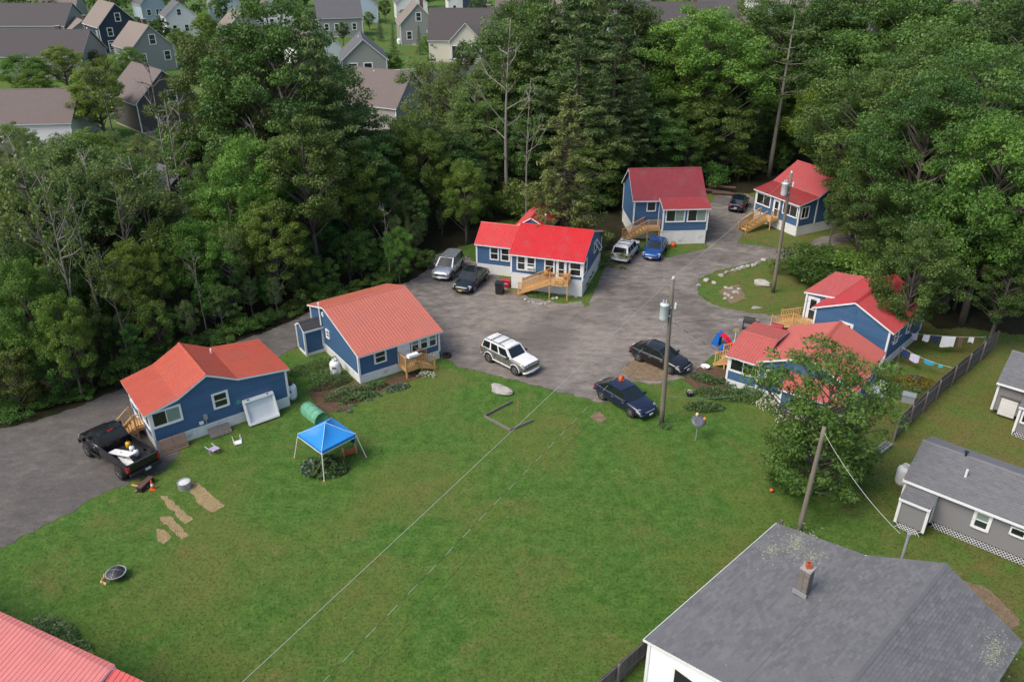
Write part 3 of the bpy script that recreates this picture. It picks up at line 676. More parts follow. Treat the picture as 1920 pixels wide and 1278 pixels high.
# ================================================================ grey buildings on the other lot
SHG = mat('grey_asphalt_shingle', (.132, .133, .137), .9, var=.24, scale=1.2, obj=.26, isl=True, dirt=((.36, .36, .29), .66, 3.2), bump=.3)
SHD = mat('dark_asphalt_shingle', (.140, .141, .148), .9, var=.2, scale=3, obj=.16, isl=True, dirt=((.2, .21, .16), .66, 2.5), bump=.3)
h = House('barn', 'long white garage with big grey shingle roof and chimney beside the board fence', (5.59, 23.5), -46.6, None, 'garage', mat('white_clapboard', (.74, .75, .76), .5, var=.05))
h.block('x', .2, 10.5, 0, 10.2, [(-.05, 2.68), (4.28, 3.52), (7.43, 5.17), (10.83, 3.34)], SHG, sk=.1, over=.12, metal=False, skirt=False, lap=.2, parts=100)
f = h._fr('f', .2, 10.5, 0, 10.2)
h.box(f, 'opening_shade_panel', (1.35, .01, .1), (4.6, .05, 2.25), mat('interior_shade_black', (.012, .012, .013), .9))  # flat near-black panel paints the shade inside the garage
for a, b in (((1.2, .0, .1), (1.35, .08, 2.4)), ((4.6, 0, .1), (4.75, .08, 2.4)), ((1.35, 0, 2.25), (4.6, .08, 2.4))): h.box(f, 'door_casing', a, b, WHITE)
gw = (G(1505, 1110, 3.4) - Vector((5.59, 23.5, 0))); c_, s_ = math.cos(R(46.6)), math.sin(R(46.6)); cx, cy = gw.x * c_ - gw.y * s_, gw.x * s_ + gw.y * c_
brick = mat('grey_brick', (.17, .15, .135), .9, var=.25, scale=14, obj=.3, bump=.3); flue = mat('orange_clay_flue', (.42, .10, .045), .8)
mb = MB(); mb.b2((cx - .2, cy - .2, 3.0), (cx + .2, cy + .2, 4.75)); ch = mb.part('chimney', mat('mortar', (.22, .21, .2), .9), h.e)
for i in range(14):
    z = 3.35 + i * .1
    for (sx, sy) in ((0, -1), (0, 1), (-1, 0), (1, 0)):
        for k in (0, 1):
            o_ = -.21 + k * .215 + (.0 if i % 2 else .0)
            mb = MB()
            if sx == 0: mb.b2((cx + o_, cy + sy * .19, z), (cx + o_ + .2, cy + sy * .225, z + .088))
            else: mb.b2((cx + sx * .19, cy + o_, z), (cx + sx * .225, cy + o_ + .2, z + .088))
            mb.part('brick', brick, ch)
mb = MB(); mb.b2((cx - .25, cy - .25, 4.75), (cx + .25, cy + .25, 4.83)); mb.part('chimney_cap', STONE, ch)
mb = MB(); mb.lathe([(.15, 4.82), (.15, 5.1), (.11, 5.1), (.11, 4.84)], 4, (cx, cy, 0), cap=False); mb.part('clay_flue', flue, ch)
mb = MB(); mb.b2((cx - .34, cy - .33, 3.42), (cx + .3, cy - .25, 3.62)); mb.part('flashing', GALV, ch)
q = G(1690, 1045, 3.9) - Vector((5.59, 23.5, 0)); qx, qy = q.x * c_ - q.y * s_, q.x * s_ + q.y * c_
h.pipe('service_mast', [(qx, qy + .1, 2.5), (qx, qy + .1, 5.0), (qx, qy + .1, 5.25)], [.06, .06, .1], GALV)

def lichen(h, spots, n, seed, zf):
    rng = random.Random(seed); mb = MB()
    for cx_, cy_, r in spots:
        for i in range(n):
            a = rng.uniform(0, 6.28); d = r * abs(rng.gauss(0, .5)); x, y = cx_ + math.cos(a) * d, cy_ + math.sin(a) * d * 1.6; s_ = rng.uniform(.012, .045); z = zf(x) + .022
            mb.add([(x - s_, y - s_ * .6, z), (x + s_ * .7, y - s_, z + .004), (x + s_, y + s_ * .7, z), (x - s_ * .5, y + s_, z + .004)], [(0, 1, 2, 3)])
    mb.part('lichen', mat('pale_lichen', (.25, .26, .19), .95, var=.4, scale=20, obj=.5, isl=True), h.e, kind='stuff')
lichen(h, ((1.6, 9.2, 1.1), (.9, 8.2, .9), (2.6, 8.8, .8), (10.2, 9.0, .7), (10.3, 8.3, .5), (1.4, 9.6, .8)), 190, 4, lambda x: z_at([(-.05, 2.68), (4.28, 3.52), (7.43, 5.17), (10.83, 3.34)], x))
h = House('grey_house', 'low grey house with shingle roof and white lattice skirting', (21.0, 34.4), -40.9, None, 'house', GREYS)
h.block('y', .15, 9, .3, 4.8, [(-.02, 2.5), (2.45, 3.75), (5.05, 2.6)], SHD, sk=.45, over=.1, metal=False, skirt=False, lap=None, parts=60)
h.block('y', .35, 1.75, -.9, .26, [(-1.05, 2.0), (.2, 2.3)], SHD, sk=.4, over=.06, metal=False, skirt=False, lap=None, parts=0)
f = h._fr('f', .15, 9, .3, 4.8)
h.window(f, 3.55, 1.25, .62, .85, 'hung', .12, BLIND); h.window(f, 5.2, 1.65, .55, .35, 'single', .08)
def lattice(h, T, u0, u1, z0, z1):
    n = int((u1 - u0) / .16)
    for i in range(n):
        for sg in (0, 1):
            mb = MB(); a = u0 + i * .16; b = a + .3
            p, q = ((a, .02 + sg * .012, z0), (b, .02 + sg * .012, z1)); 
            if sg: p, q = (b, p[1], z0), (a, q[1], z1)
            mb.bar(p, q, .012, .05, (0, 1, 0)); mb.v = [T(*v) for v in mb.v]; mb.part('lattice_slat', WHITE, h.e)
lattice(h, f, 1.7, 8.6, .05, .43); lattice(h, h._fr('f', .35, 1.75, -.9, .26), .05, 1.2, .05, .38)
mb = MB(); mb.b2((.3, .4, 0), (8.9, 4.7, .42)); mb.part('crawl_space_shade', BLACK, h.e)  # solid black block paints the shade under the floor
h.pipe('vent_pipe', [(2.6, 1.3, 3.0), (2.6, 1.3, 3.65)], .06, WHITE); h.pipe('roof_vent', [(2.2, 2.4, 3.6), (2.2, 2.4, 3.95), (2.2, 2.4, 4.0)], [.06, .06, .14], BLACK)
h.pipe('roof_cable', [(7.4, -.0, 2.55), (7.0, .8, 2.98), (7.5, 1.4, 3.27), (7.6, 2.4, 3.75)], .02, GALV)
o_ = G(1868, 715, 2.5)
h = House('grey_house', 'grey house with white porch window and peeling cabinet against its wall', (o_.x, o_.y), -41, None, 'house', GREYS)
h.block('y', .2, 8, .25, 5, [(-.05, 2.5), (2.5, 3.8), (5.3, 2.5)], SHD, sk=.4, over=.12, metal=False, skirt=False, lap=None, parts=0)
h.block('y', 1.9, 5, -1.7, .2, [(-1.85, 2.25), (.2, 2.5)], SHD, sk=.4, over=.1, metal=False, skirt=False, lap=None, parts=0)
f = h._fr('f', 1.9, 5, -1.7, .2); h.window(f, .25, 1.2, 1.1, .8, 'slide', .1); lattice(h, f, 0, 3, .03, .4); lattice(h, h._fr('l', 1.9, 5, -1.7, .2), 0, 1.7, .03, .4)
mb = MB(); mb.b2((2, -1.6, 0), (4.9, 4.9, .38)); mb.part('crawl_space_shade', BLACK, h.e)  # black filler behind the lattice, under-floor shade put in as colour
q = thing('cabinet', 'peeling white slatted cabinet standing against the grey house', 'cabinet', G(1882, 782), R(-41))
mb = MB(); mb.b2((-.45, -.1, .12), (.55, .55, 1.55)); mb.part('body', mat('grey_board', (.2, .19, .17), .8, var=.3), q)
for i in range(5):
    mb = MB(); mb.b2((-.43, -.14, .18 + i * .25), (.53, -.1, .18 + i * .25 + .235)); mb.part('front_board', mat('peeling_white', (.66, .66, .64), .7, var=.1, dirt=((.1, .1, .09), .66, 3)), q)
mb = MB(); mb.b2((-.55, -.25, 1.55), (.65, .6, 1.62)); mb.part('top', OLDWOOD, q)

# black shed between the cottages
q = G(1640, 668); h = House('garden_shed', 'narrow grey shed with black roof squeezed behind the salmon-roofed cottage', (q.x - .9, q.y), -44.5, None, 'shed', GREYS)
h.block('x', 0, 1.7, 0, 1.6, [(-.1, 2.0), (.85, 2.5), (1.8, 2.0)], mat('black_roofing', (.018, .017, .018), .7), sk=.05, over=.1, metal=False, skirt=False, lap=None, parts=None, corner=False)
# ================================================================ vehicles  (local: x forward, y left)
def paint(name, col, metal=.3): return mat(name, col, .28, metal, var=.04, scale=1.5, spec=.4, coat=.55, obj=0, dirt=(tuple(min(1, c * .8 + .05) for c in col), .66, 2))
CGLASS = mat('car_glass', (.008, .012, .013), .04, var=.2, spec=.7, obj=.3)
HEADL = mat('headlight_lens', (.34, .35, .36), .12, var=.1, spec=.9); TAILL = mat('tail_light_lens', (.35, .01, .012), .15, spec=.8, var=.05)
PLATE = mat('number_plate', (.55, .57, .6), .4); PLATEY = mat('orange_plate', (.6, .33, .05), .4)
def wheel(parent, x, y, r, w=.2, rim=None):
    sd = 1 if y > 0 else -1
    wh = link('wheel', None, parent, (x, y, r)); mb = MB()
    mb.lathe([(r * .6, -w / 2), (r * .93, -w / 2), (r, -w * .3), (r, w * .3), (r * .93, w / 2), (r * .6, w / 2)], 20, ax='y'); mb.part('tyre', RUBBER, wh, True)
    mb = MB(); o = sd * w * .40
    mb.lathe([(r * .62, -.02 * sd + o), (r * .62, o + .03 * sd), (r * .54, o + .03 * sd), (r * .5, o - .02 * sd)], 20, ax='y', cap=False)
    for k in range(5):
        a = k * 2 * math.pi / 5; mb.bar((math.cos(a) * r * .1, o + .012 * sd, math.sin(a) * r * .1), (math.cos(a) * r * .55, o + .012 * sd, math.sin(a) * r * .55), .03, r * .2, (0, 1, 0))
    mb.lathe([(.0, o + .03 * sd), (r * .16, o + .03 * sd), (r * .16, o - .03 * sd)], 10, ax='y', cap=False)
    mb.part('rim', rim or STEEL, wh)
    mb = MB(); mb.lathe([(.001, o - .03 * sd), (r * .55, o - .03 * sd)], 16, ax='y', cap=False); mb.part('brake_disc', BLACK, wh)
def loft(st, nz=None):
    """st: list of (x, halfwidth, zbottom, ztop, crown)"""
    mb = MB(); k = None
    for x, w, zb, zt, cr in st:
        zm = zb + (zt - zb) * .55
        half = [(0, zb), (w * .82, zb), (w * .95, zb + .06), (w, zb + .2), (w, zm), (w * .985, zt - .1), (w * .93, zt - .02), (w * .8, zt + cr * .4), (w * .4, zt + cr * .85), (0, zt + cr)]
        ring = half + [(-a, b) for a, b in half[-2:0:-1]]; k = len(ring); mb.v += [(x, a, b) for a, b in ring]
    for i in range(len(st) - 1):
        for j in range(k): mb.f.append((i * k + j, (i + 1) * k + j, (i + 1) * k + (j + 1) % k, i * k + (j + 1) % k)); mb.m.append(0)
    mb.f.append(tuple(range(k))); mb.m.append(0); mb.f.append(tuple(range(len(st) * k - 1, (len(st) - 1) * k - 1, -1))); mb.m.append(0)
    return mb
def patch(A, B, C, D, s0, s1, t0, t1, off=.008, n=4, bulge=0):
    """quad A B C D (A-B bottom, D-C top); sub patch pushed out along its normal"""
    A, B, C, D = map(Vector, (A, B, C, D)); N = (B - A).cross(D - A).normalized(); mb = MB(); vs = []
    for j in range(2):
        t = (t0, t1)[j]
        for i in range(n + 1):
            s = s0 + (s1 - s0) * i / n; p = A.lerp(B, s).lerp(D.lerp(C, s), t); vs.append(p + N * (off + bulge * math.sin(math.pi * (i / n)) ))
    return mb.add(vs, [(i, i + 1, n + 2 + i, n + 1 + i) for i in range(n)])
def vehicle(name, label, kind, px, head, pt, rim=None, low=None, cat='car', sc=1.0, plate=None, rack=False, sunroof=False, z=0, group=None):
    """px: pixel of the ground point under the centre; head: heading in degrees (world)"""
    g = G(*px); t = thing(name, label, cat, (g.x, g.y, .012 + z), R(head), group); t.scale = (sc, sc, sc)
    K = dict(sedan=dict(L=4.6, W=.89, wb=1.36, wr=.32, st=[(-2.3, .60, .42, .76, .02), (-2.2, .76, .32, .88, .03), (-1.85, .86, .24, .95, .03), (-1.4, .89, .22, .96, .03), (-.9, .89, .2, .95, .03), (.6, .89, .2, .92, .03), (1.0, .89, .2, .90, .05), (1.7, .87, .22, .80, .06), (2.12, .80, .28, .68, .05), (2.28, .62, .36, .60, .02)],
                        cab=(-2.06, 1.18, -1.05, .28, .80, .66, .93, 1.43), pil=(.0, .52)),
             suv=dict(L=4.5, W=.90, wb=1.33, wr=.36, st=[(-2.24, .78, .45, .98, .02), (-2.18, .87, .34, 1.08, .02), (-1.5, .90, .26, 1.08, .02), (.5, .90, .26, 1.05, .02), (.95, .90, .26, 1.03, .05), (1.7, .88, .28, .96, .07), (2.12, .82, .32, .84, .05), (2.24, .68, .4, .74, .02)],
                      cab=(-2.12, 1.15, -1.92, .30, .84, .68, 1.06, 1.66), pil=(.0, .5)),
             boxsuv=dict(L=4.6, W=.88, wb=1.36, wr=.36, st=[(-2.28, .80, .5, 1.06, .01), (-2.22, .86, .40, 1.10, .01), (-1.5, .88, .34, 1.10, .01), (.5, .88, .34, 1.08, .01), (.9, .88, .34, 1.08, .03), (1.8, .87, .34, 1.03, .06), (2.2, .83, .36, .96, .05), (2.28, .74, .42, .86, .02)],
                         cab=(-2.2, .98, -1.98, .38, .82, .70, 1.10, 1.70), pil=(.0, .5)))[kind]
    bl = low or pt
    body = loft(K['st']).part('body', bl, t, True)
    xb0, xb1, xr0, xr1, wb, wr, zb, zr = K['cab']
    # cabin shell
    P = lambda x, y, zz: (x, y, zz)
    cv = []
    for x, y, zz in ((xb0, wb, zb - .03), (xb1, wb * .96, zb - .05), (xr1, wr, zr - .03), (xr0, wr, zr - .03)): cv += [(x, y, zz), (x, -y, zz)]
    mb = MB(); n = 5
    rows = []
    for i in range(n + 1):   # across the roof, rounded
        s = -1 + 2 * i / n; rows.append([(xr0 + .02 * abs(s), s * wr, zr - .03 + .04 * (1 - s * s)), ((xr0 + xr1) / 2, s * (wr + .02), zr - .01 + .05 * (1 - s * s)), (xr1 - .03 * s * s, s * wr, zr - .03 + .04 * (1 - s * s))])
    vs = [p for r_ in rows for p in r_]; mb.add(vs, [(i * 3 + j, (i + 1) * 3 + j, (i + 1) * 3 + j + 1, i * 3 + j + 1) for i in range(n) for j in range(2)])
    sh = MB()
    sh.add([(xb0, wb, zb - .05), (xb1, wb, zb - .08), (xr1, wr, zr - .03), ((xr0 + xr1) / 2, wr + .02, zr - .01), (xr0 + .02, wr, zr - .03), (xb0, -wb, zb - .05), (xb1, -wb, zb - .08), (xr1, -wr, zr - .03), ((xr0 + xr1) / 2, -wr - .02, zr - .01), (xr0 + .02, -wr, zr - .03)],
           [(0, 4, 3, 2, 1), (5, 6, 7, 8, 9), (1, 2, 7, 6), (0, 5, 9, 4)])
    top = sh.part('cabin', pt, body); roof = mb.part('roof', pt, t, True)
    # glass
    def gl(nm, *a, **k): return patch(*a, **k).part(nm, CGLASS, t)
    gl('windshield', (xb1, -wb, zb - .08), (xb1, wb, zb - .08), (xr1, wr, zr - .03), (xr1, -wr, zr - .03), .07, .93, .10, .95, bulge=.04, n=6)
    gl('rear_window', (xb0, wb, zb - .05), (xb0, -wb, zb - .05), (xr0, -wr, zr - .03), (xr0, wr, zr - .03), .09, .91, .14, .93, bulge=.02, n=6)
    segs = ((.04, .38), (.42, .92)) if kind == 'sedan' else ((.03, .28), (.33, .58), (.63, .93))
    for sd in (1, -1):
        A, B, C, D = (xb0, sd * wb, zb - .05), (xb1, sd * wb, zb - .08), (xr1, sd * (wr + .012), zr - .02), (xr0, sd * (wr + .012), zr - .02)
        for s0, s1 in segs:
            if sd > 0: pm = patch(B, A, D, C, 1 - s1, 1 - s0, .12, .90, .016)
            else: pm = patch(A, B, C, D, s0, s1, .12, .90, .016)
            pm.part('side_window', CGLASS, t)
        if kind == 'sedan' or True:
            mb = MB(); mb.bar((xb0 + .05, sd * (wb + .015), zb + .0), (xb1 - .1, sd * (wb + .02), zb - .02), .02, .025); mb.part('window_trim', CHROME if low is None else pt, t)
        W = K['W']
        for xd in (-.25, .75) if kind == 'sedan' else (-.45, .55):
            mb = MB(); mb.b2((xd - .22, sd * W - .005, zb - .2), (xd - .02, sd * W + .025, zb - .16)); mb.part('door_handle', CHROME if low is None else BLACK, t)
            mb = MB(); mb.b2((xd - .285 , sd * (W - .01), .3), (xd - .272, sd * (W + .004), zb - .06)); mb.part('door_seam', BLACK, t)
        mb = MB(); mb.box((xb1 - .28, sd * (wb + .13), zb + .06), (.12, .2, .14)); mb.part('mirror', bl if kind != 'boxsuv' else BLACK, t)
        L = K['L'] / 2
        f0 = K['st'][-2]; f1 = K['st'][-3]
        mb = MB(); mb.add([(f0[0] + .06, sd * f0[1] * .55, f0[3] - .02), (f0[0] + .0, sd * f0[1] * 1.0, f0[3] - .05), (f1[0] + .15, sd * (f1[1] + .005), f1[3] - .06), (f1[0] + .22, sd * f1[1] * .75, f1[3] - .0), (f0[0] + .10, sd * f0[1] * .55, f0[3] - .16), (f0[0] + .05, sd * f0[1] * 1.0, f0[3] - .18), (f1[0] + .18, sd * (f1[1] + .01), f1[3] - .17)], [(0, 1, 2, 3), (0, 4, 5, 1), (1, 5, 6, 2)] if sd < 0 else [(3, 2, 1, 0), (1, 5, 4, 0), (2, 6, 5, 1)]); mb.part('headlight', HEADL, t)
        mb = MB(); b0 = K['st'][1]; mb.b2((-L - .005, sd * b0[1] * .64, b0[3] - .30), (-L + .12, sd * b0[1] * .975, b0[3] - .12)); mb.part('tail_light', TAILL, t)
        for xw in (-K['wb'], K['wb']):
            mb = MB(); r_ = K['wr'] * 1.22; mb.lathe([(.01, sd * (W + .004)), (r_, sd * (W + .004)), (r_, sd * (W - .12))], 20, (xw, 0, K['wr'] + .02), 'y', cap=False); mb.part('wheel_arch', BLACK, t)
            if low is not None:
                mb = MB(); mb.tube([(xw + math.cos(a) * (r_ + .03), sd * (W + .01), K['wr'] + .02 + math.sin(a) * (r_ + .03)) for a in [math.pi * q / 10 for q in range(11)]], .035, 6); mb.part('arch_flare', pt, t)
            wheel(t, xw, sd * (W - .08), K['wr'], .22, rim)
        if low is not None:
            mb = MB(); mb.b2((-.9, sd * (W - .01), .40), (.95, sd * (W + .03), .49)); mb.part('side_moulding', pt, t)
        if rack:
            mb = MB(); mb.tube([(xr0 + .15, sd * (wr - .06), zr + .0), (xr0 + .2, sd * (wr - .06), zr + .07), (xr1 - .35, sd * (wr - .06), zr + .08), (xr1 - .3, sd * (wr - .06), zr + .0)], .022, 6); mb.part('roof_rail', BLACK, t)
    f0 = K['st'][-1]; L = K['L'] / 2
    mb = MB(); mb.b2((L - .05, -f0[1] * .72, f0[3] - .14), (L + .015, f0[1] * .72, f0[3] - .0)); mb.part('grille', BLACK, t)
    mb = MB(); mb.b2((L - .05, -f0[1] * .72, f0[3] - .015), (L + .025, f0[1] * .72, f0[3] + .015)); mb.part('grille_bar', CHROME, t)
    mb = MB(); mb.tube([(L - .16, -K['W'] * .93, .43), (L + .0, -K['W'] * .7, .42), (L + .05, 0, .42), (L + .0, K['W'] * .7, .42), (L - .16, K['W'] * .93, .43)], .09, 8); mb.part('front_bumper', pt if low is not None else bl, t, True)
    mb = MB(); mb.tube([(-L + .14, -K['W'] * .93, .5), (-L - .0, -K['W'] * .72, .5), (-L - .04, 0, .5), (-L, K['W'] * .72, .5), (-L + .14, K['W'] * .93, .5)], .09, 8); mb.part('rear_bumper', pt if low is not None else bl, t, True)
    mb = MB(); mb.b2((L + .10, -.15, .36), (L + .148, .15, .48)); mb.part('number_plate', plate or PLATE, t)
    mb = MB(); mb.b2((-L - .14, -.15, .62), (-L - .02, .15, .74)); mb.part('number_plate', plate or PLATE, t)
    if low is not None:
        ss = [q for q in K['st'] if .85 < q[0] < 2.25]; mb = MB()
        for x, w, _, zt, cr in ss: mb.v += [(x, w * s_, zt + cr * c_ + .012) for s_, c_ in ((-.86, .3), (-.4, .85), (0, 1), (.4, .85), (.86, .3))]
        mb.f = [(i * 5 + j, (i + 1) * 5 + j, (i + 1) * 5 + j + 1, i * 5 + j + 1) for i in range(len(ss) - 1) for j in range(4)]; mb.m = [0] * len(mb.f); mb.part('hood', pt, t, True)
    if rack:
        for q in (.28, .62):
            x = xr0 + (xr1 - xr0) * q; mb = MB(); mb.bar((x, -wr + .06, zr + .085), (x, wr - .06, zr + .085), .05, .03); mb.part('cross_bar', BLACK, t)
        for q in range(-2, 3):
            mb = MB(); mb.b2((xr0 + .35, q * .2 - .012, zr + .02), (xr1 - .5, q * .2 + .012, zr + .038)); mb.part('roof_slat', mat('silver_strip', (.3, .3, .29), .4), t)
    if sunroof:
        mb = MB(); mb.b2((xr1 - .42, -.42, zr + .012), (xr1 - .12, .42, zr + .025)); mb.part('sunroof', CGLASS, t)
    return t
def heading(rear, front):
    a = G(*rear); b = G(*front); return math.degrees(math.atan2(b.y - a.y, b.x - a.x))
WP = paint('white_paint', (.70, .70, .69), 0); SILV = paint('silver_paint', (.42, .44, .46), .6); BLK = paint('black_paint', (.010, .010, .012), 0); NAVY = paint('navy_paint', (.012, .018, .045), .2)
ROYAL = paint('royal_blue_paint', (.010, .070, .25), .3); DKB = paint('midnight_paint', (.010, .016, .035), .2); TEAL = paint('black_teal_paint', (.010, .016, .02), .2); PEWTER = paint('pewter_paint', (.20, .195, .165), .5); GREYR = paint('warm_grey', (.72, .72, .70), 0)
CG = 'cars parked around the gravel yard'
vehicle('parked_suv', 'white-topped suv with pewter lower sides and roof rack on lawn edge', 'boxsuv', (956, 683), heading((920.6, 682.6), (970, 707.5)), WP, low=PEWTER, cat='suv', rack=True, group=CG)
vehicle('parked_car', 'black sedan with silver window trim behind the utility pole', 'sedan', (1237, 681), heading((1196.7, 680), (1254.4, 703.8)), BLK, group=CG)
nc = vehicle('parked_car', 'navy sedan with an orange helmet on its roof', 'sedan', (1171, 757), heading((1130.4, 752.7), (1181.7, 784)), NAVY, group=CG)
vehicle('parked_suv', 'silver suv nosed out against the woods edge', 'suv', (841, 511), heading((868, 498), (833, 537)), SILV, cat='suv', group=CG)
vehicle('parked_car', 'black hatch-back sedan with orange plate beside the silver suv', 'sedan', (884, 534), heading((912, 523), (877, 556)), TEAL, plate=PLATEY, group=CG)
vehicle('parked_suv', 'white box-shaped suv seen from behind with roof bars and sunroof', 'boxsuv', (1173, 481), heading((1160, 500), (1192, 462)), GREYR, cat='suv', rack=True, sunroof=True, group=CG)
vehicle('parked_car', 'royal blue sedan nosed out in front of the wooden steps', 'sedan', (1228, 475), heading((1238, 458), (1218, 493)), ROYAL, group=CG)
vehicle('parked_car', 'dark blue car at the back of the drive beside the woods', 'suv', (1384, 390), heading((1378, 400), (1392, 378)), DKB, group=CG, sc=.92)
mp = mat('orange_helmet', (.55, .10, .02), .35)
q = thing('helmet', 'orange helmet lying on the roof of the navy sedan', 'helmet', nc.matrix_basis @ Vector((-.75, .25, 1.45)), .4)
mb = MB(); mb.lathe([(.16, 0), (.17, .08), (.14, .2), (.07, .27), (.001, .28)], 14); mb.part('shell', mp, q, True)
mb = MB(); mb.lathe([(.19, -.02), (.2, .02), (.15, .03)], 14, (.05, 0, 0)); mb.part('brim', mp, q); mb = MB(); mb.lathe([(.09, 0), (.1, .1), (.05, .18), (.001, .2)], 10, (.22, .1, .06)); mb.part('ear_muff', mat('red_cap', (.4, .03, .03), .4), q, True)
# -- the pickup
def pickup(px, head):
    g = G(*px); t = thing('pickup_truck', 'black lifted pickup with white panels and jugs in its bed', 'pickup', (g.x, g.y, .012), R(head)); W = 1.0
    wb = 1.93; r_ = .45
    loft([(.32, .98, .62, 1.28, .01), (1.2, .99, .60, 1.28, .01), (1.45, .99, .60, 1.27, .02), (2.6, .98, .60, 1.22, .05), (2.95, .93, .62, 1.12, .03), (3.05, .84, .66, 1.02, .02)]).part('body', BLK, t, True)
    bd = MB()
    for a, b in (((-2.75, -W, .75), (.34, -W + .09, 1.30)), ((-2.75, W - .09, .75), (.34, W, 1.30)), ((-2.8, -W + .09, .75), (-2.72, W - .09, 1.28)), ((.22, -W + .09, .75), (.34, W - .09, 1.30)), ((-2.72, -W + .09, .72), (.22, W - .09, .80))): bd.b2(a, b)
    bed = bd.part('bed', BLK, t)
    for y in (-W + .045, W - .045):
        mb = MB(); mb.b2((-2.77, y - .055, 1.30), (.3, y + .055, 1.33)); mb.part('bed_rail', BLACK, bed)
    mb = MB(); mb.b2((-2.83, -.9, 1.28), (-2.7, .9, 1.315)); mb.part('tailgate_cap', BLACK, bed)
    mb = MB(); mb.b2((-2.7, -.9, .8), (.2, .9, .815)); mb.part('bed_liner', BLACK, bed)
    # cab
    zb, zr, wbt, wr = 1.27, 1.92, .92, .76; xb0, xb1, xr0, xr1 = .30, 2.05, .52, 1.45
    sh = MB(); sh.add([(xb0, wbt, zb), (xb1, wbt, zb), (xr1, wr, zr), (xr0, wr, zr), (xb0, -wbt, zb), (xb1, -wbt, zb), (xr1, -wr, zr), (xr0, -wr, zr)], [(0, 3, 2, 1), (4, 5, 6, 7), (1, 2, 6, 5), (0, 4, 7, 3)]); cb = sh.part('cab', BLK, t)
    mb = MB(); n = 5; rows = []
    for i in range(n + 1):
        s = -1 + 2 * i / n; rows.append([(xr0, s * wr, zr + .05 * (1 - s * s)), ((xr0 + xr1) / 2, s * (wr + .015), zr + .02 + .05 * (1 - s * s)), (xr1, s * wr, zr + .05 * (1 - s * s))])
    mb.add([p for q in rows for p in q], [(i * 3 + j, (i + 1) * 3 + j, (i + 1) * 3 + j + 1, i * 3 + j + 1) for i in range(n) for j in range(2)]); mb.part('roof', BLK, t, True)
    patch((xb1, -wbt, zb), (xb1, wbt, zb), (xr1, wr, zr), (xr1, -wr, zr), .06, .94, .08, .95, bulge=.04).part('windshield', CGLASS, t)
    patch((xb0, wbt, zb), (xb0, -wbt, zb), (xr0, -wr, zr), (xr0, wr, zr), .1, .9, .12, .85).part('rear_window', CGLASS, t)
    mb = MB(); mb.b2((xr0 - .03, -.18, zr + .005), (xr0 + .06, .18, zr + .06)); mb.part('brake_light', TAILL, t)
    for sd in (1, -1):
        A, B, C, D = (xb0, sd * wbt, zb), (xb1, sd * wbt, zb), (xr1, sd * wr, zr), (xr0, sd * wr, zr)
        for s0, s1 in ((.06, .34), (.38, .9)):
            (patch(B, A, D, C, 1 - s1, 1 - s0, .1, .9, .012) if sd > 0 else patch(A, B, C, D, s0, s1, .1, .9, .012)).part('side_window', CGLASS, t)
        mb = MB(); mb.box((1.75, sd * 1.12, 1.38), (.12, .22, .24)); mb.part('mirror', BLACK, t)
        mb = MB(); mb.b2((.4, sd * .97, .50), (2.0, sd * 1.09, .56)); mb.part('running_board', BLACK, t)
        mb = MB(); mb.b2((-2.83, sd * .86, .86), (-2.68, sd * 1.012, 1.24)); mb.part('tail_light', TAILL, t)
        mb = MB(); mb.b2((2.9, sd * .55, .86), (3.04, sd * .9, 1.06)); mb.part('headlight', HEADL, t)
        mb = MB(); mb.b2((.78, sd * .985, 1.08), (1.0, sd * 1.01, 1.12)); mb.part('door_handle', CHROME, t)
        for xw in (-1.78, wb):
            mb = MB(); mb.lathe([(.01, sd * (W + .004)), (r_ * 1.2, sd * (W + .004)), (r_ * 1.2, sd * (W - .2))], 20, (xw, 0, r_ + .12), 'y', cap=False); mb.part('wheel_arch', BLACK, t)
            wheel(t, xw, sd * (W - .04), r_, .3)
    mb = MB(); mb.b2((-2.98, -.95, .58), (-2.82, .95, .76)); mb.part('rear_bumper', CHROME if False else BLACK, t); mb = MB(); mb.b2((-3.0, -.28, .60), (-2.975, .06, .75)); mb.part('number_plate', PLATE, t)
    mb = MB(); mb.b2((3.0, -.96, .5), (3.16, .96, .72)); mb.part('front_bumper', BLACK, t); mb = MB(); mb.b2((3.0, -.5, .76), (3.07, .5, 1.0)); mb.part('grille', CHROME, t)
    mb = MB(); mb.b2((-2.6, -.6, .5), (2.6, .6, .72)); mb.part('chassis', BLACK, t)
    M = Matrix.Translation((g.x, g.y, .012)) @ Matrix.Rotation(R(head), 4, 'Z')
    wp = mat('white_painted_panel', (.72, .72, .70), .45, var=.05)
    for i, (lab, c, d, rz, ry) in enumerate((('dirty white panel lying flat underneath in the pickup bed', (-1.35, .35, .87), (2.0, .5, .05), -10, 0), ('white panel with a dark keyhole tilted across the pickup bed', (-1.05, .30, 1.15), (1.75, .55, .06), 14, 8))):
        q = thing('panel', lab, 'panel', M @ Vector(c), R(head + rz)); q.rotation_euler = (R(8 if i else 2), R(ry), R(head + rz))
        mb = MB(); mb.box((0, 0, 0), d); mb.part('board', wp, q); mb = MB(); mb.lathe([(.05, .028), (.05, .034)], 10, (.1, 0, 0)); mb.part('keyhole', BLACK, q)
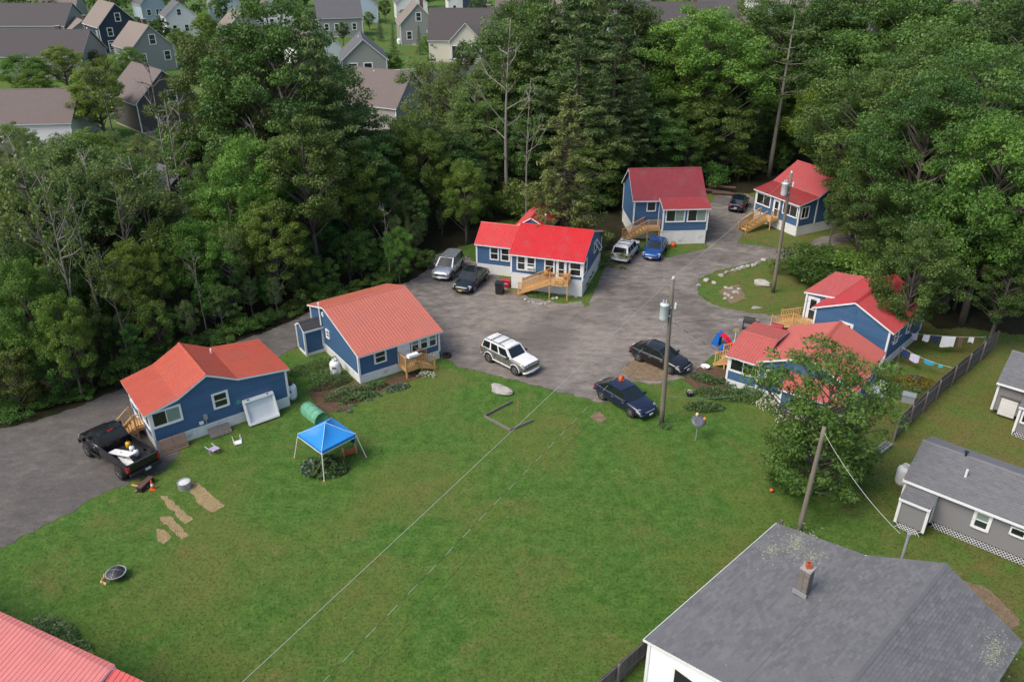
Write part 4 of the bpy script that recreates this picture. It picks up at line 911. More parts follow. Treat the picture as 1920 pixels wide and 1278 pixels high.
    for lab, c, cc in (('yellow jug in the pickup bed beside the cab', (-.35, -.45, .82), (.62, .36, .01)), ('white jug next to the yellow one in the pickup bed', (-.95, -.35, .82), (.7, .7, .68)), ('white jug nearest the tailgate in the pickup bed', (-1.5, -.3, .82), (.68, .68, .66))):
        q = thing('jug', lab, 'jug', M @ Vector(c), R(head)); mb = MB(); mb.lathe([(.12, 0), (.16, .03), (.16, .34), (.09, .42), (.05, .44)], 12); mb.part('body', mat('jug_' + lab[:5], cc, .5), q, True); mb = MB(); mb.lathe([(.05, .44), (.05, .5)], 8); mb.part('cap', BLACK, q)
pickup((229, 862), heading((233, 894), (168, 848)))
# ================================================================ poles, wires and yard things
NTH = 'first second third fourth fifth sixth seventh eighth ninth tenth eleventh twelfth thirteenth fourteenth fifteenth'.split()
def pole(px_base, px_top, label, r0=.17, r1=.12, tr=None):
    b = G(*px_base); d = ray(*px_top); t = (d.x * b.x + d.y * b.y) / (d.x ** 2 + d.y ** 2); ztop = CH + d.z * t
    tx, ty = d.x * t, d.y * t
    o = thing('utility_pole', label, 'utility pole', (b.x, b.y, 0)); lean = Vector((tx - b.x, ty - b.y, ztop))
    n = 8; mb = MB(); mb.tube([lean * (i / n) for i in range(n + 1)], [r0 + (r1 - r0) * i / n for i in range(n + 1)], 12); mb.part('pole_shaft', POLEW, o, True)
    if tr:
        c = lean * tr; sx = -.40
        mb = MB(); mb.lathe([(.2, -.55), (.25, -.5), (.27, -.4), (.27, .4), (.29, .42), (.29, .5), (.1, .56)], 16, (c.x + sx, c.y - .1, c.z)); tk = mb.part('transformer', mat('transformer_grey', (.50, .54, .55), .4, var=.06), o, True)
        for a in (0, 1): mb = MB(); mb.lathe([(.05, .5), (.07, .56), (.05, .6), (.07, .64), (.03, .74)], 10, (c.x + sx + .08 - a * .16, c.y - .1, c.z + .05)); mb.part('bushing', GALV, tk)
        for zz in (-.28, .28): mb = MB(); mb.b2((c.x + sx + .2, c.y - .2, c.z + zz - .05), (c.x + .02, c.y + .05, c.z + zz + .05)); mb.part('bracket', GALV, tk)
        mb = MB(); mb.lathe([(.05, -.1), (.07, 0), (.05, .1), (.07, .2), (.03, .32)], 8, (c.x + .26, c.y - .05, c.z + .25)); mb.part('cutout_insulator', WHITE, o)
        mb = MB(); mb.lathe([(.05, 0), (.08, .05), (.08, .14), (.04, .2)], 8, (lean.x, lean.y, lean.z)); mb.part('top_insulator', WHITE, o)
    return o, Vector((b.x, b.y, 0)), lean
p1, b1, l1 = pole((1240, 795), (1262, 524), 'utility pole with pale transformer at the edge of the lawn', .17, .11, .80)
p2, b2_, l2 = pole((1449, 548), (1484, 325), 'utility pole with transformer on the grassy island', .17, .12, .88)
p3, b3, l3 = pole((1497, 1000), (1546, 800), 'leaning weathered pole beside the small yard tree', .15, .10)
WIRE = mat('bare_wire', (.42, .44, .38), .5, .2, var=.1); CABLE = mat('black_cable', (.03, .03, .03), .6); 
def wire(label, a, b, r, m, sag=.3, n=24, wrap=None):
    pts = [Vector(a).lerp(Vector(b), i / n) - Vector((0, 0, sag * 4 * (i / n) * (1 - i / n))) for i in range(n + 1)]
    t = thing('overhead_wire', label, 'wire', pts[0]); o = pts[0]
    if wrap:
        for i in range(n):
            mb = MB(); mb.tube([pts[i] - o, pts[i + 1] - o], r, 5, False); mb.part('wire_segment', wrap if i % 2 else m, t)
    else:
        mb = MB(); mb.tube([p - o for p in pts], r, 5); mb.part('strand', m, t)
tp1 = b1 + l1; tp2 = b2_ + l2
e0 = G(250, 1466, 9.6)
wire('pale primary wire running from the lawn pole out over the lawn', tp1 + Vector((0, 0, .18)), e0, .011, WIRE, .15)
wire('primary wire from the lawn pole to the island pole', tp1 + Vector((0, 0, .18)), tp2, .009, WIRE, .25)
sec = b1 + l1 * .74
wire('twisted service cable with painted glint bands over the lawn', sec, G(370, 1520, 7.3), .009, CABLE, .1, 60, WIRE)  # pale bands are reflections along the cable, put in as colour
wire('thin dark cable over the lawn beside the banded one', b1 + l1 * .66, G(440, 1530, 6.3), .008, CABLE, .1)
wire('service drop from the lawn pole to the corner-window cottage', sec, G(1420, 690, 2.9), .012, WIRE, .3, 20, CABLE)
wire('dark service drop from the lawn pole across the playset', b1 + l1 * .72, G(1530, 560, 4.1), .010, CABLE, .4)
wire('service cable from leaning pole to the garage mast', b3 + l3 * .96, G(1688, 1000, 5.0), .012, WIRE, .35, 16, None)
wire('service drop from the island pole past the dark blue car', b2_ + l2 * .72, G(1160, 441, 4.0), .010, CABLE, .5)
wire('slack line from the lawn pole to the garden bed', b1 + Vector((0, 0, 2.2)) + Vector((.2, 0, 0)), G(1372, 742, .9), .010, mat('green_line', (.25, .4, .3), .5), .2)

def tank(px, label, h=1.2, r=.38, cap=None, rz=0):
    g = G(*px); t = thing('propane_tank', label, 'propane tank', (g.x, g.y, .01), rz, 'white upright propane tanks')
    mb = MB(); mb.lathe([(r * .8, .0), (r * .8, .08)], 16); mb.part('foot_ring', GALV, t)
    mb = MB(); mb.lathe([(r * .6, .05), (r * .92, .12), (r, .24), (r, h - .28), (r * .93, h - .16), (r * .7, h - .07), (r * .3, h - .02)], 20); mb.part('vessel', PROPANE, t, True)
    mb = MB(); mb.lathe([(r * .42, h - .1), (r * .44, h + .12), (r * .36, h + .12), (r * .34, h - .05)], 16, cap=False); mb.part('collar', cap or PROPANE, t)
    mb = MB(); mb.lathe([(.05, h - .1), (.05, h + .08), (.02, h + .1)], 8); mb.part('valve', GALV, t)
    mb = MB(); mb.b2((-.14, -r - .012, h * .58), (.14, -r + .03, h * .72)); mb.part('sticker', mat('grey_label', (.18, .18, .2), .5), t)
    if cap:
        mb = MB(); mb.lathe([(r * .46, h + .0), (r * .46, h + .16), (r * .2, h + .22)], 14); mb.part('dome_lid', cap, t, True)
tank((630, 703), 'propane tank against the salmon-roofed cottage wall')
tank((548, 747), 'propane tank with maroon dome at the folded-roof cottage corner', 1.15, .38, mat('maroon_plastic', (.10, .03, .03), .5))
tank((1690, 907), 'propane tank at the corner of the low grey house', 1.25, .42)
tank((1633, 752), 'propane tank nearer the small yard tree behind the corner-window cottage', 1.2, .4)
tank((1647, 745), 'propane tank under a red board behind the corner-window cottage', 1.2, .4)

# gazebo
c4 = [G(552, 858), G(608, 902), G(687, 857), G(640, 812)]
cx = sum((c.x for c in c4)) / 4; cy = sum((c.y for c in c4)) / 4
gz = thing('canopy_tent', 'bright blue pop-up canopy tent with white slanted legs', 'canopy tent', (cx, cy, 0)); leg = mat('white_steel_leg', (.7, .7, .68), .4)
cb = [G(558, 813, 1.95), G(603, 846, 1.95), G(667, 813, 1.95)]; cb = [Vector((p.x - cx, p.y - cy, 1.95)) for p in cb]; cb.append(cb[0] + cb[2] - cb[1])
fl = mat('blue_canopy_fabric', (.018, .21, .56), .5, var=.12, scale=2); ap = (cb[0] + cb[2]) / 2 + Vector((0, 0, .82))
for k, (p, c) in enumerate(zip(c4, cb)):
    mb = MB(); mb.tube([(p.x - cx, p.y - cy, 0), tuple(c * .99 + Vector((0, 0, -.02)))], .028, 8); mb.part('leg', leg, gz)
    mb = MB(); mb.b2((p.x - cx - .09, p.y - cy - .09, 0), (p.x - cx + .09, p.y - cy + .09, .02)); mb.part('foot_plate', mat('rusty_plate', (.3, .1, .05), .7), gz)
for k in range(4):
    a, b = cb[k], cb[(k + 1) % 4]; n = 8; mb = MB(); vs = []; fs = []
    for i in range(n + 1):
        for j in range(n + 1 - i):
            s, t_ = j / n, i / n; u = j / max(1, n - i) if n - i else .5
            p = (a.lerp(b, u)).lerp(ap, t_); sag = .13 * math.sin(math.pi * min(1, t_)) * math.sin(math.pi * u) + .05 * math.sin(math.pi * t_); p = p - Vector((0, 0, sag)); vs.append(p)
    idx = lambda i, j: sum(n + 1 - q for q in range(i)) + j
    for i in range(n):
        for j in range(n - i):
            fs.append((idx(i, j), idx(i, j + 1), idx(i + 1, j)))
            if j < n - i - 1: fs.append((idx(i, j + 1), idx(i + 1, j + 1), idx(i + 1, j)))
    mb.add(vs, fs); mb.part('canopy_panel', fl, gz, True)
    mb = MB(); mb.add([a, b, b - Vector((0, 0, .2)), a - Vector((0, 0, .2)), (a + b) / 2 - Vector((0, 0, .17))], [(0, 1, 2, 4, 3)]); mb.part('valance', fl, gz)
    mb = MB(); mb.bar(a + Vector((0, 0, -.22)), b + Vector((0, 0, -.22)), .03, .03); mb.part('truss_bar', leg, gz)
    mb = MB(); mb.tube([a.lerp(ap, q / 6) - Vector((0, 0, .05 * math.sin(math.pi * q / 6) - .012)) for q in range(7)], .022, 5); mb.part('seam_tape', mat('pale_blue_seam', (.35, .55, .75), .5), gz)
# leaves helper for small plants
def leafcloud(name, n, fn, size, m, parent=None, seed=0, loc=None, kind=None, aspect=.55, **k):
    rng = np.random.default_rng(seed); P = fn(rng, n); a = rng.normal(0, 1, (n, 3)); a /= np.linalg.norm(a, axis=1)[:, None]; b = rng.normal(0, 1, (n, 3)); b[:, 2] *= .4; b -= a * (a * b).sum(1)[:, None]; b /= np.linalg.norm(b, axis=1)[:, None]
    s = size * rng.uniform(.6, 1.3, n)[:, None]
    V = np.stack([P - a * s, P + b * s * aspect, P + a * s, P - b * s * aspect], 1).reshape(-1, 3); V[:, 2] = np.maximum(V[:, 2], .01)
    return link(name, fast_mesh(name, V, np.arange(4 * n).reshape(n, 4), m, np.repeat(rng.random(n), 4)), parent, loc, kind=kind, **k)
def mound(rx, ry, h, top=.6):
    def fn(rng, n):
        a = rng.uniform(0, 6.28, n); r = np.sqrt(rng.random(n)); z = h * np.sqrt(np.maximum(0, 1 - r * r)) * rng.uniform(top, 1, n) * (1 + .25 * np.sin(a * 5 + r * 9))
        return np.stack([rx * r * np.cos(a), ry * r * np.sin(a), np.maximum(z, .02)], 1)
    return fn
LG = leafmat('leaf_garden', (.050, .105, .036), (.15, .24, .085), .3, .5, .02, .2); LGB = leafmat('leaf_grey_green', (.07, .12, .075), (.19, .26, .17), .25, .5, .01, .1)
LY = leafmat('leaf_daylily', (.10, .13, .02), (.32, .20, .03), .3, .5, 0, 0); LP = leafmat('leaf_pale_shrub', (.10, .16, .06), (.24, .32, .14), .3, .5, 0, 0); LW = leafmat('blossom_white', (.45, .45, .36), (.75, .74, .62), .2, .6, 0, 0)
gc = G(612, 880)
q = thing('pumpkin_patch', 'mound of large grey-green leaves growing under the blue canopy', 'plant', (gc.x, gc.y, 0))
leafcloud('foliage', 1500, mound(1.35, 1.0, .75), .11, LG, q, 3); leafcloud('leaf_crown', 500, lambda r, n: mound(.6, .6, .7)(r, n) + np.array([-.9, -.1, 0]), .13, LGB, q, 4)
q = thing('planter_bench', 'orange wooden planter box under the blue canopy', 'planter', G(656, 852), R(30)); mb = MB(); mb.b2((-.5, -.12, .1), (.5, .12, .35)); mb.part('box', mat('orange_stain', (.35, .11, .04), .6), q)
for x in (-.4, .4): mb = MB(); mb.b2((x - .03, -.13, 0), (x + .03, .13, .6)); mb.part('leg', NEWWOOD, q)
q = thing('bucket', 'dark blue bucket hung by the orange planter', 'bucket', G(663, 842) + Vector((0, 0, .6))); mb = MB(); mb.lathe([(.13, 0), (.16, .26), (.14, .26), (.11, .02)], 14); mb.part('pail', mat('blue_plastic', (.01, .02, .15), .4), q); mb = MB(); mb.tube([(0, 0, -.6), (0, 0, .02)], .025, 6); mb.part('stake', OLDWOOD, q)
# small hoop greenhouse
q = thing('hoop_greenhouse', 'small green plastic hoop greenhouse beside the garden bed', 'greenhouse', G(590, 780), heading((566, 775), (612, 800))); q.rotation_euler = (0, 0, R(heading((572, 768), (607, 795))))
gp = mat('green_poly_film', (.13, .34, .22), .25, var=.3, scale=6, spec=.7, dirt=((.45, .6, .5), .6, 5)); mb = MB(); n = 10
for i in range(7):
    x = -.95 + 1.9 * i / 6; mb.v += [(x, .52 * math.cos(math.pi * k / n) * (1 + .03 * math.sin(i * 3 + k)), .66 * math.sin(math.pi * k / n) ** .8 + .02) for k in range(n + 1)]
for i in range(6):
    for k in range(n): mb.f.append((i * (n + 1) + k, (i + 1) * (n + 1) + k, (i + 1) * (n + 1) + k + 1, i * (n + 1) + k + 1)); mb.m.append(0)
for i in (0, 6): mb.f.append(tuple(i * (n + 1) + k for k in range(n + 1))); mb.m.append(0)
mb.part('film_cover', gp, q, True)
for i in range(0, 7, 2): mb = MB(); x = -.95 + 1.9 * i / 6; mb.tube([(x, .53 * math.cos(math.pi * k / n), .67 * math.sin(math.pi * k / n) ** .8 + .02) for k in range(n + 1)], .02, 6); mb.part('hoop', mat('green_pole', (.1, .3, .18), .5), q)
# pallets leaning on the wall
def hl(x, y, z=0): 
    c, s = math.cos(R(37.5)), math.sin(R(37.5)); return Vector((-21.9 + c * x - s * y, 40.37 + s * x + c * y, z))
def pallet(label, x, w, hgt, tilt, wd=OLDWOOD, y=-.5, n=7):
    t = thing('wooden_pallet', label, 'pallet', hl(x, y), R(37.5), 'pallets leaning on the cottage'); e = Matrix.Rotation(R(-tilt), 3, 'X')
    for i in range(n):
        z = hgt * (i + .5) / n; mb = MB(); mb.box(e @ Vector((0, -.06, z)), (w, .025, hgt / n * .72), e); mb.part('slat', wd, t)
    for xx in (-w / 2 + .05, 0, w / 2 - .05): mb = MB(); mb.box(e @ Vector((xx, .0, hgt / 2)), (.045, .09, hgt), e); mb.part('runner', wd, t)
pallet('brown slatted pallet leaning beside the pickup tailgate', .95, 1.55, .95, 28, mat('brown_pallet_wood', (.22, .14, .095), .8, var=.3, scale=6, obj=.4), -.62)
pallet('grey pallet lying low along the folded-roof cottage wall', 3.75, 1.35, .75, 55, OLDWOOD, -.75, 6)
# white bed cap
q = thing('truck_bed_cap', 'large white ribbed truck cap leaning on the folded-roof cottage', 'truck cap', hl(6.55, -.75), R(37.5)); e = Matrix.Rotation(R(-22), 3, 'X'); wm = mat('white_fibreglass', (.70, .71, .70), .4, var=.06, dirt=((.2, .17, .13), .68, 2))
for nm, c, d in (('shell', (0, 0, .85), (1.9, .05, 1.55)), ('top_rail', (0, -.12, 1.66), (2.0, .34, .2)), ('side_rail', (-.97, -.1, .85), (.12, .28, 1.6)), ('side_rail', (.97, -.1, .85), (.12, .28, 1.6)), ('bottom_rail', (0, -.12, .1), (2.0, .3, .16))): mb = MB(); mb.box(e @ Vector(c), d, e); mb.part(nm, wm, q)
for i in range(13): mb = MB(); mb.box(e @ Vector((0, -.035, .25 + i * .105)), (1.75, .03, .045), e); mb.part('rib', wm, q)
for x in (-.7, .6): mb = MB(); mb.box(e @ Vector((x, -.3, 1.72)), (.12, .03, .06), e); mb.part('latch', BLACK, q)
# plastic chairs
def chair(label, px, col, flip, rz):
    t = thing('plastic_chair', label, 'chair', G(*px) + Vector((0, 0, .02)), rz); m = mat('plastic_' + label[:5], col, .4, var=.05)
    M = {0: Matrix.Identity(4), 1: Matrix.Translation((0, 0, .02)) @ Matrix.Rotation(R(90), 4, 'X') @ Matrix.Translation((0, .05, 0)), 2: Matrix.Translation((0, 0, .45)) @ Matrix.Rotation(R(180), 4, 'X')}[flip]
    def pt(nm, mb): mb.v = [tuple(M @ Vector(v)) for v in mb.v]; mb.part(nm, m, t)
    mb = MB(); mb.b2((-.24, -.22, .38), (.24, .22, .42)); pt('seat', mb)
    for x in (-.21, .21):
        for y in (-.2, .2): mb = MB(); mb.tube([(x, y, .4), (x * 1.15, y * 1.15, 0)], .025, 6); pt('leg', mb)
    if flip != 2:
        for i in range(5): mb = MB(); mb.box((-.2 + i * .1, .24, .62), (.06, .03, .42)); pt('back_slat', mb)
        mb = MB(); mb.box((0, .25, .84), (.5, .04, .07)); pt('top_rail', mb)
        for x in (-.26, .26): mb = MB(); mb.bar((x, -.2, .62), (x, .24, .62), .05, .03); pt('arm', mb)
chair('white plastic chair lying legs-up on the lawn', (446, 831), (.74, .74, .74), 2, .5)
chair('lilac plastic chair tipped over by the folded-roof cottage', (392, 842), (.5, .42, .58), 1, .9)
# tub, cone, boards, fire pit
q = thing('metal_tub', 'round galvanised fire tub with white ash on the lawn', 'fire tub', G(347, 914)); mb = MB(); mb.lathe([(.36, 0), (.38, .45), (.35, .45), (.34, .3)], 20, cap=False); mb.part('drum', GALV, q); mb = MB(); mb.lathe([(.36, 0), (.35, .38), (.2, .42), (.001, .43)], 14); mb.part('ash_fill', mat('ash', (.55, .55, .55), .9, var=.4, scale=12), q)
q = thing('traffic_cone', 'orange traffic cone by the pile of boards', 'traffic cone', G(287, 916)); mb = MB(); mb.b2((-.18, -.18, 0), (.18, .18, .03)); mb.part('base', mat('cone_orange', (.6, .12, .03), .5), q); mb = MB(); mb.lathe([(.13, .03), (.09, .25)], 14); mb.part('lower_sleeve', mat('cone_orange', 0), q); mb = MB(); mb.lathe([(.09, .25), (.065, .4)], 14); mb.part('reflective_band', WHITE, q); mb = MB(); mb.lathe([(.065, .4), (.03, .62)], 14); mb.part('tip', mat('cone_orange', 0), q)
q = thing('toolbox', 'long dark toolbox behind the pickup tailgate', 'toolbox', G(274, 912), R(75)); mb = MB(); mb.b2((-.55, -.16, 0), (.55, .16, .3)); mb.part('body', BLACK, q); mb = MB(); mb.b2((-.56, -.17, .3), (.56, .17, .36)); mb.part('lid', mat('brown_lid', (.1, .06, .05), .6), q)
for i, (x, y, a) in enumerate(((262, 905, 20), (258, 912, -15), (266, 918, 40))):
    t = thing('scrap_board', ('reddish', 'pale', 'dark')[i] + ' scrap board lying behind the pickup', 'board', G(x, y) + Vector((0, 0, .03 + .03 * i)), R(a)); mb = MB(); mb.b2((-.4, -.06, -.015), (.4, .06, .015)); mb.part('plank', (mat('red_board', (.25, .08, .06), .8), NEWWOOD, OLDWOOD)[i], t)
fp = G(220, 1083); q = thing('fire_pit', 'black bowl fire pit with mesh lid on the lawn', 'fire pit', (fp.x, fp.y, 0))
mb = MB(); mb.lathe([(.12, .1), (.3, .18), (.42, .34), (.44, .36), (.4, .36), (.28, .2)], 24, cap=False); mb.part('bowl', BLACK, q, True); mb = MB(); mb.lathe([(.42, .36), (.5, .37), (.5, .39), (.42, .385)], 24, cap=False); mb.part('rim', GALV, q); mb = MB(); mb.lathe([(.44, .385), (.36, .48), (.2, .55), (.001, .57)], 24); mb.part('mesh_lid', mat('black_mesh', (.03, .03, .032), .5, var=.4, scale=40), q, True)
for a in (0, 90): mb = MB(); mb.tube([(math.cos(R(a)) * x, math.sin(R(a)) * x, .58 - .9 * x * x) for x in (-.44, -.3, -.15, 0, .15, .3, .44)], .012, 5); mb.part('lid_bar', GALV, q)
for k in range(3): a = k * 2.1; mb = MB(); mb.tube([(math.cos(a) * .3, math.sin(a) * .3, .2), (math.cos(a) * .4, math.sin(a) * .4, 0)], .02, 6); mb.part('leg', BLACK, q)
for i in range(9):
    a = R(110 + i * 13); t = thing('firewood_log', '%s split log round the fire pit, counted from the pickup side' % NTH[i], 'log', (fp.x + math.cos(a) * (.62 + .05 * (i % 2)), fp.y + math.sin(a) * .62, .05), a + R(70 + 25 * (i % 3)), 'firewood by the fire pit')
    mb = MB(); mb.add([(-.2, -.06, -.045), (-.2, .06, -.045), (-.2, 0, .06), (.2, -.06, -.045), (.2, .06, -.045), (.2, 0, .06)], [(0, 2, 1), (3, 4, 5), (0, 1, 4, 3), (1, 2, 5, 4), (2, 0, 3, 5)]); mb.part('split_log', mat('fresh_log', (.48, .30, .16), .8, var=.3, scale=8, obj=.4), t)
# boulders
def rock(label, px, s, seed, rz=0, group=None, z=0, m=None):
    rnd = random.Random(seed); g = G(*px); mb = MB(); nu, nv = 12, 7
    ph = [rnd.uniform(0, 6) for _ in range(6)]
    for j in range(nv):
        t = math.pi * (j + .0) / (nv - 1)
        for i in range(nu):
            a = 2 * math.pi * i / nu; d = 1 + .14 * math.sin(3 * a + ph[0]) * math.sin(t) + .12 * math.sin(2 * a + 3 * t + ph[1]) + .06 * rnd.uniform(-1, 1)
            mb.v.append((math.cos(a) * math.sin(t) * d * s[0], math.sin(a) * math.sin(t) * d * s[1], max(-.05, math.cos(t) * d * s[2] + s[2] * .35)))
    for j in range(nv - 1):
        for i in range(nu): mb.f.append((j * nu + i, (j + 1) * nu + i, (j + 1) * nu + (i + 1) % nu, j * nu + (i + 1) % nu)); mb.m.append(0)
    return mb.part('boulder', m or STONE, None, False, loc=(g.x, g.y, z), rz=rz, label=label, cat='boulder', group=group)
rock('large flat pale boulder on the lawn in front of the two-tone suv', (940, 733), (.95, .5, .32), 1, R(-35))
IG = 'stones edging the grassy island'
isl = [(1310, 536), (1325, 526), (1338, 531), (1352, 517), (1362, 512), (1375, 508), (1384, 505), (1393, 502), (1402, 500), (1412, 498), (1420, 495), (1432, 488), (1460, 494)]
for i, (x, y) in enumerate(isl): rock('%s pale field stone along the island edge, counted from the drive' % NTH[i], (x, y), (.26 + .12 * (i % 3 == 1), .2 + .08 * (i % 2), .16), 10 + i, i, IG)
rock('mossy grey boulder at the foot of the island pole', (1428, 533), (.75, .5, .35), 40, R(-30)); rock('flat pale slab flush with the island grass', (1418, 577), (.5, .25, .06), 41)
for i in range(14):
    x, y = 1358 + 34 * random.random(), 538 + 26 * random.random(); rock('%s cobble of the stone heap on the island' % NTH[i], (x, y), (.18 + .1 * random.random(), .16, .12), 60 + i, i, 'stone heap on the island')
for i in range(14): rock('%s stone edging the bed below the signed steps, counted from the bin' % NTH[i], (985 + i * 7.4, 561 + 9 * math.sin(i * .45) + random.uniform(-2, 2)), (.16 + .06 * (i % 3), .13, .1), 90 + i, i, 'stones below the signed steps')
# raised bed frame
fr_ = [G(960, 755), G(908, 782), G(957, 808), G(1000, 790)]
q = thing('raised_bed', 'empty grey timber frame set on the lawn', 'raised bed', (fr_[1].x, fr_[1].y, 0))
for a, b in ((0, 1), (1, 2), (2, 3)):
    mb = MB(); A = fr_[a] - fr_[1]; B = fr_[b] - fr_[1]; mb.bar((A.x, A.y, .1), (B.x, B.y, .1), .05, .2); mb.part('side_board', OLDWOOD, q)
q = thing('garden_stake', 'thin pale stake standing in the timber frame', 'stake', G(971, 775)); mb = MB(); mb.tube([(0, 0, 0), (.02, 0, 1.15)], .02, 6); mb.part('rod', NEWWOOD, q); mb = MB(); mb.lathe([(.03, 1.12), (.035, 1.18), (.01, 1.2)], 6, (.02, 0, 0)); mb.part('tip', OLDWOOD, q)
# satellite dish on post
g = G(1304, 825); q = thing('birdbath_dish', 'grey dish on a post standing in the lawn', 'dish', (g.x, g.y, 0)); mb = MB(); mb.tube([(0, 0, 0), (.05, .1, 1.35)], .035, 8); mb.part('post', GALV, q)
mb = MB(); e = Matrix.Rotation(R(35), 3, 'X'); mb.lathe([(.001, .0), (.25, .03), (.45, .1), (.46, .12), (.2, .06)], 24); mb.v = [tuple(e @ Vector(v) + Vector((.05, .1, 1.35))) for v in mb.v]; mb.part('reflector', mat('dark_dish', (.10, .11, .12), .4), q, True)
for nm, o, cc in (('left_toy', (0, .35, 1.6), (.7, .5, .3)), ('orange_toy', (.45, .15, 1.4), (.75, .22, .02))): mb = MB(); mb.lathe([(.05, 0), (.1, .08), (.09, .18), (.03, .24)], 8, o); mb.part('feeder', mat('feeder_' + nm, cc, .5), q, True)
# island grills and playset
def grill(label, px, col, rz, prop=True):
    t = thing('grill', label, 'barbecue grill', G(*px) + Vector((0, 0, .012)), rz); m = mat('grill_' + label[:4], col, .35)
    for x in (-.42, .42):
        for y in (-.22, .22): mb = MB(); mb.tube([(x, y, 0), (x, y, .8)], .022, 6); mb.part('leg', BLACK, t)
    mb = MB(); mb.b2((-.45, -.26, .78), (.45, .26, .92)); mb.part('fire_box', BLACK, t); mb = MB(); mb.prism([(-.28, .92), (.28, .92), (.26, 1.1), (.1, 1.22), (-.1, 1.22), (-.26, 1.1)], -.43, .43); mb.v = [(v[1], v[0], v[2]) for v in mb.v]; mb.part('hood', m, t)
    for sd in (-1, 1): mb = MB(); mb.b2((sd * .47, -.24, .84), (sd * .85, .24, .88)); mb.part('side_shelf', GALV if sd < 0 else BLACK, t)
    mb = MB(); mb.bar((-.35, -.33, 1.02), (.35, -.33, 1.02), .03, .03); mb.part('hood_handle', CHROME, t)
    for k in range(4): mb = MB(); mb.lathe([(.035, -.29), (.035, -.26)], 8, (-.3 + k * .2, 0, .85), 'y'); mb.part('knob', CHROME, t)
    mb = MB(); mb.b2((-.42, -.2, .18), (.42, .2, .22)); mb.part('shelf', BLACK, t)
    for y in (-.22, .22): mb = MB(); mb.lathe([(.1, -.02), (.1, .02)], 12, (-.42 if not prop else .42, y, .1), 'y'); mb.part('wheel', RUBBER, t)
    if prop: mb = MB(); mb.lathe([(.1, .02), (.15, .06), (.16, .28), (.1, .36), (.05, .42)], 14, (.7, 0, 0)); mb.part('gas_bottle', PROPANE, t, True)
grill('black gas grill on the gravel by the island', (1402, 621), (.02, .02, .02), R(-25)); grill('red lidded grill beside the small deck steps', (1454, 634), (.30, .02, .04), R(-30), False)
q = thing('toy_slide', 'red and blue plastic toddler slide at the edge of the gravel', 'toy slide', G(1352, 648), R(-40)); pr = mat('toy_red', (.62, .015, .06), .35); pb = mat('toy_blue', (.01, .13, .5), .35); pyw = mat('toy_yellow', (.6, .5, .03), .4)
mb = MB(); pts = [(-.1, .95), (.3, .8), (.8, .32), (1.15, .12)]
for a, b in zip(pts, pts[1:]): mb.bar((a[0], 0, a[1]), (b[0], 0, b[1]), .4, .04)
mb.part('slide_bed', pr, q)
for sd in (-.2, .2): mb = MB(); [mb.bar((a[0], sd, a[1] + .06), (b[0], sd, b[1] + .06), .04, .14) for a, b in zip(pts, pts[1:])]; mb.part('slide_side', pr, q)
for sd in (-.26, .26): mb = MB(); mb.prism([(-.75, 0), (-.15, 0), (-.08, 1.1), (-.3, 1.15)], sd - .04, sd + .04); mb.part('ladder_side', pb, q)
for k in range(3): mb = MB(); mb.b2((-.62 + k * .14, -.24, .22 + k * .25), (-.42 + k * .14, .24, .27 + k * .25)); mb.part('step', pyw, q)
q = thing('toy_car', 'small blue toy in front of the red slide', 'toy', G(1356, 657), R(20)); mb = MB(); mb.b2((-.3, -.18, .08), (.3, .18, .3)); mb.part('body', pb, q); mb = MB(); mb.b2((-.1, -.16, .3), (.25, .16, .5)); mb.part('cab', pb, q)
for x in (-.2, .2):
    for y in (-.19, .19): mb = MB(); mb.lathe([(.09, -.03), (.09, .03)], 10, (x, y, .09), 'y'); mb.part('wheel', RUBBER, q)
q = thing('toy_basket', 'toy basketball stand with pale backboard by the corner-window cottage', 'toy hoop', G(1377, 642)); mb = MB(); mb.lathe([(.25, 0), (.2, .12)], 10); mb.part('base', mat('toy_green', (.1, .4, .3), .5), q); mb = MB(); mb.tube([(0, 0, .1), (0, 0, 1.1)], .03, 6); mb.part('post', WHITE, q); mb = MB(); mb.b2((-.2, -.03, 1.0), (.2, .0, 1.25)); mb.part('backboard', mat('tan_board', (.5, .38, .2), .5), q)
q = thing('washbowl', 'white ruffled bowl on the grass near the black sedan', 'bowl', G(1322, 690)); mb = MB(); mb.lathe([(.18, 0), (.34, .16), (.36, .2), (.3, .17), (.15, .03)], 10); mb.part('basin', WHITE, q, True); mb = MB(); mb.lathe([(.12, -.01), (.12, .03)], 10); mb.part('foot', WHITE, q)
q = thing('flower_tub', 'black tub of pale flowers on the lawn', 'planter', G(1293, 741)); mb = MB(); mb.lathe([(.22, 0), (.28, .3), (.24, .3), (.2, .1)], 14); mb.part('tub', BLACK, q); leafcloud('blossom', 90, lambda r, n: mound(.2, .2, .2)(r, n) + np.array([0, 0, .26]), .05, leafmat('blossom_pink', (.35, .2, .2), (.75, .7, .65), .2, .6, 0, 0), q, 5, kind='stuff')
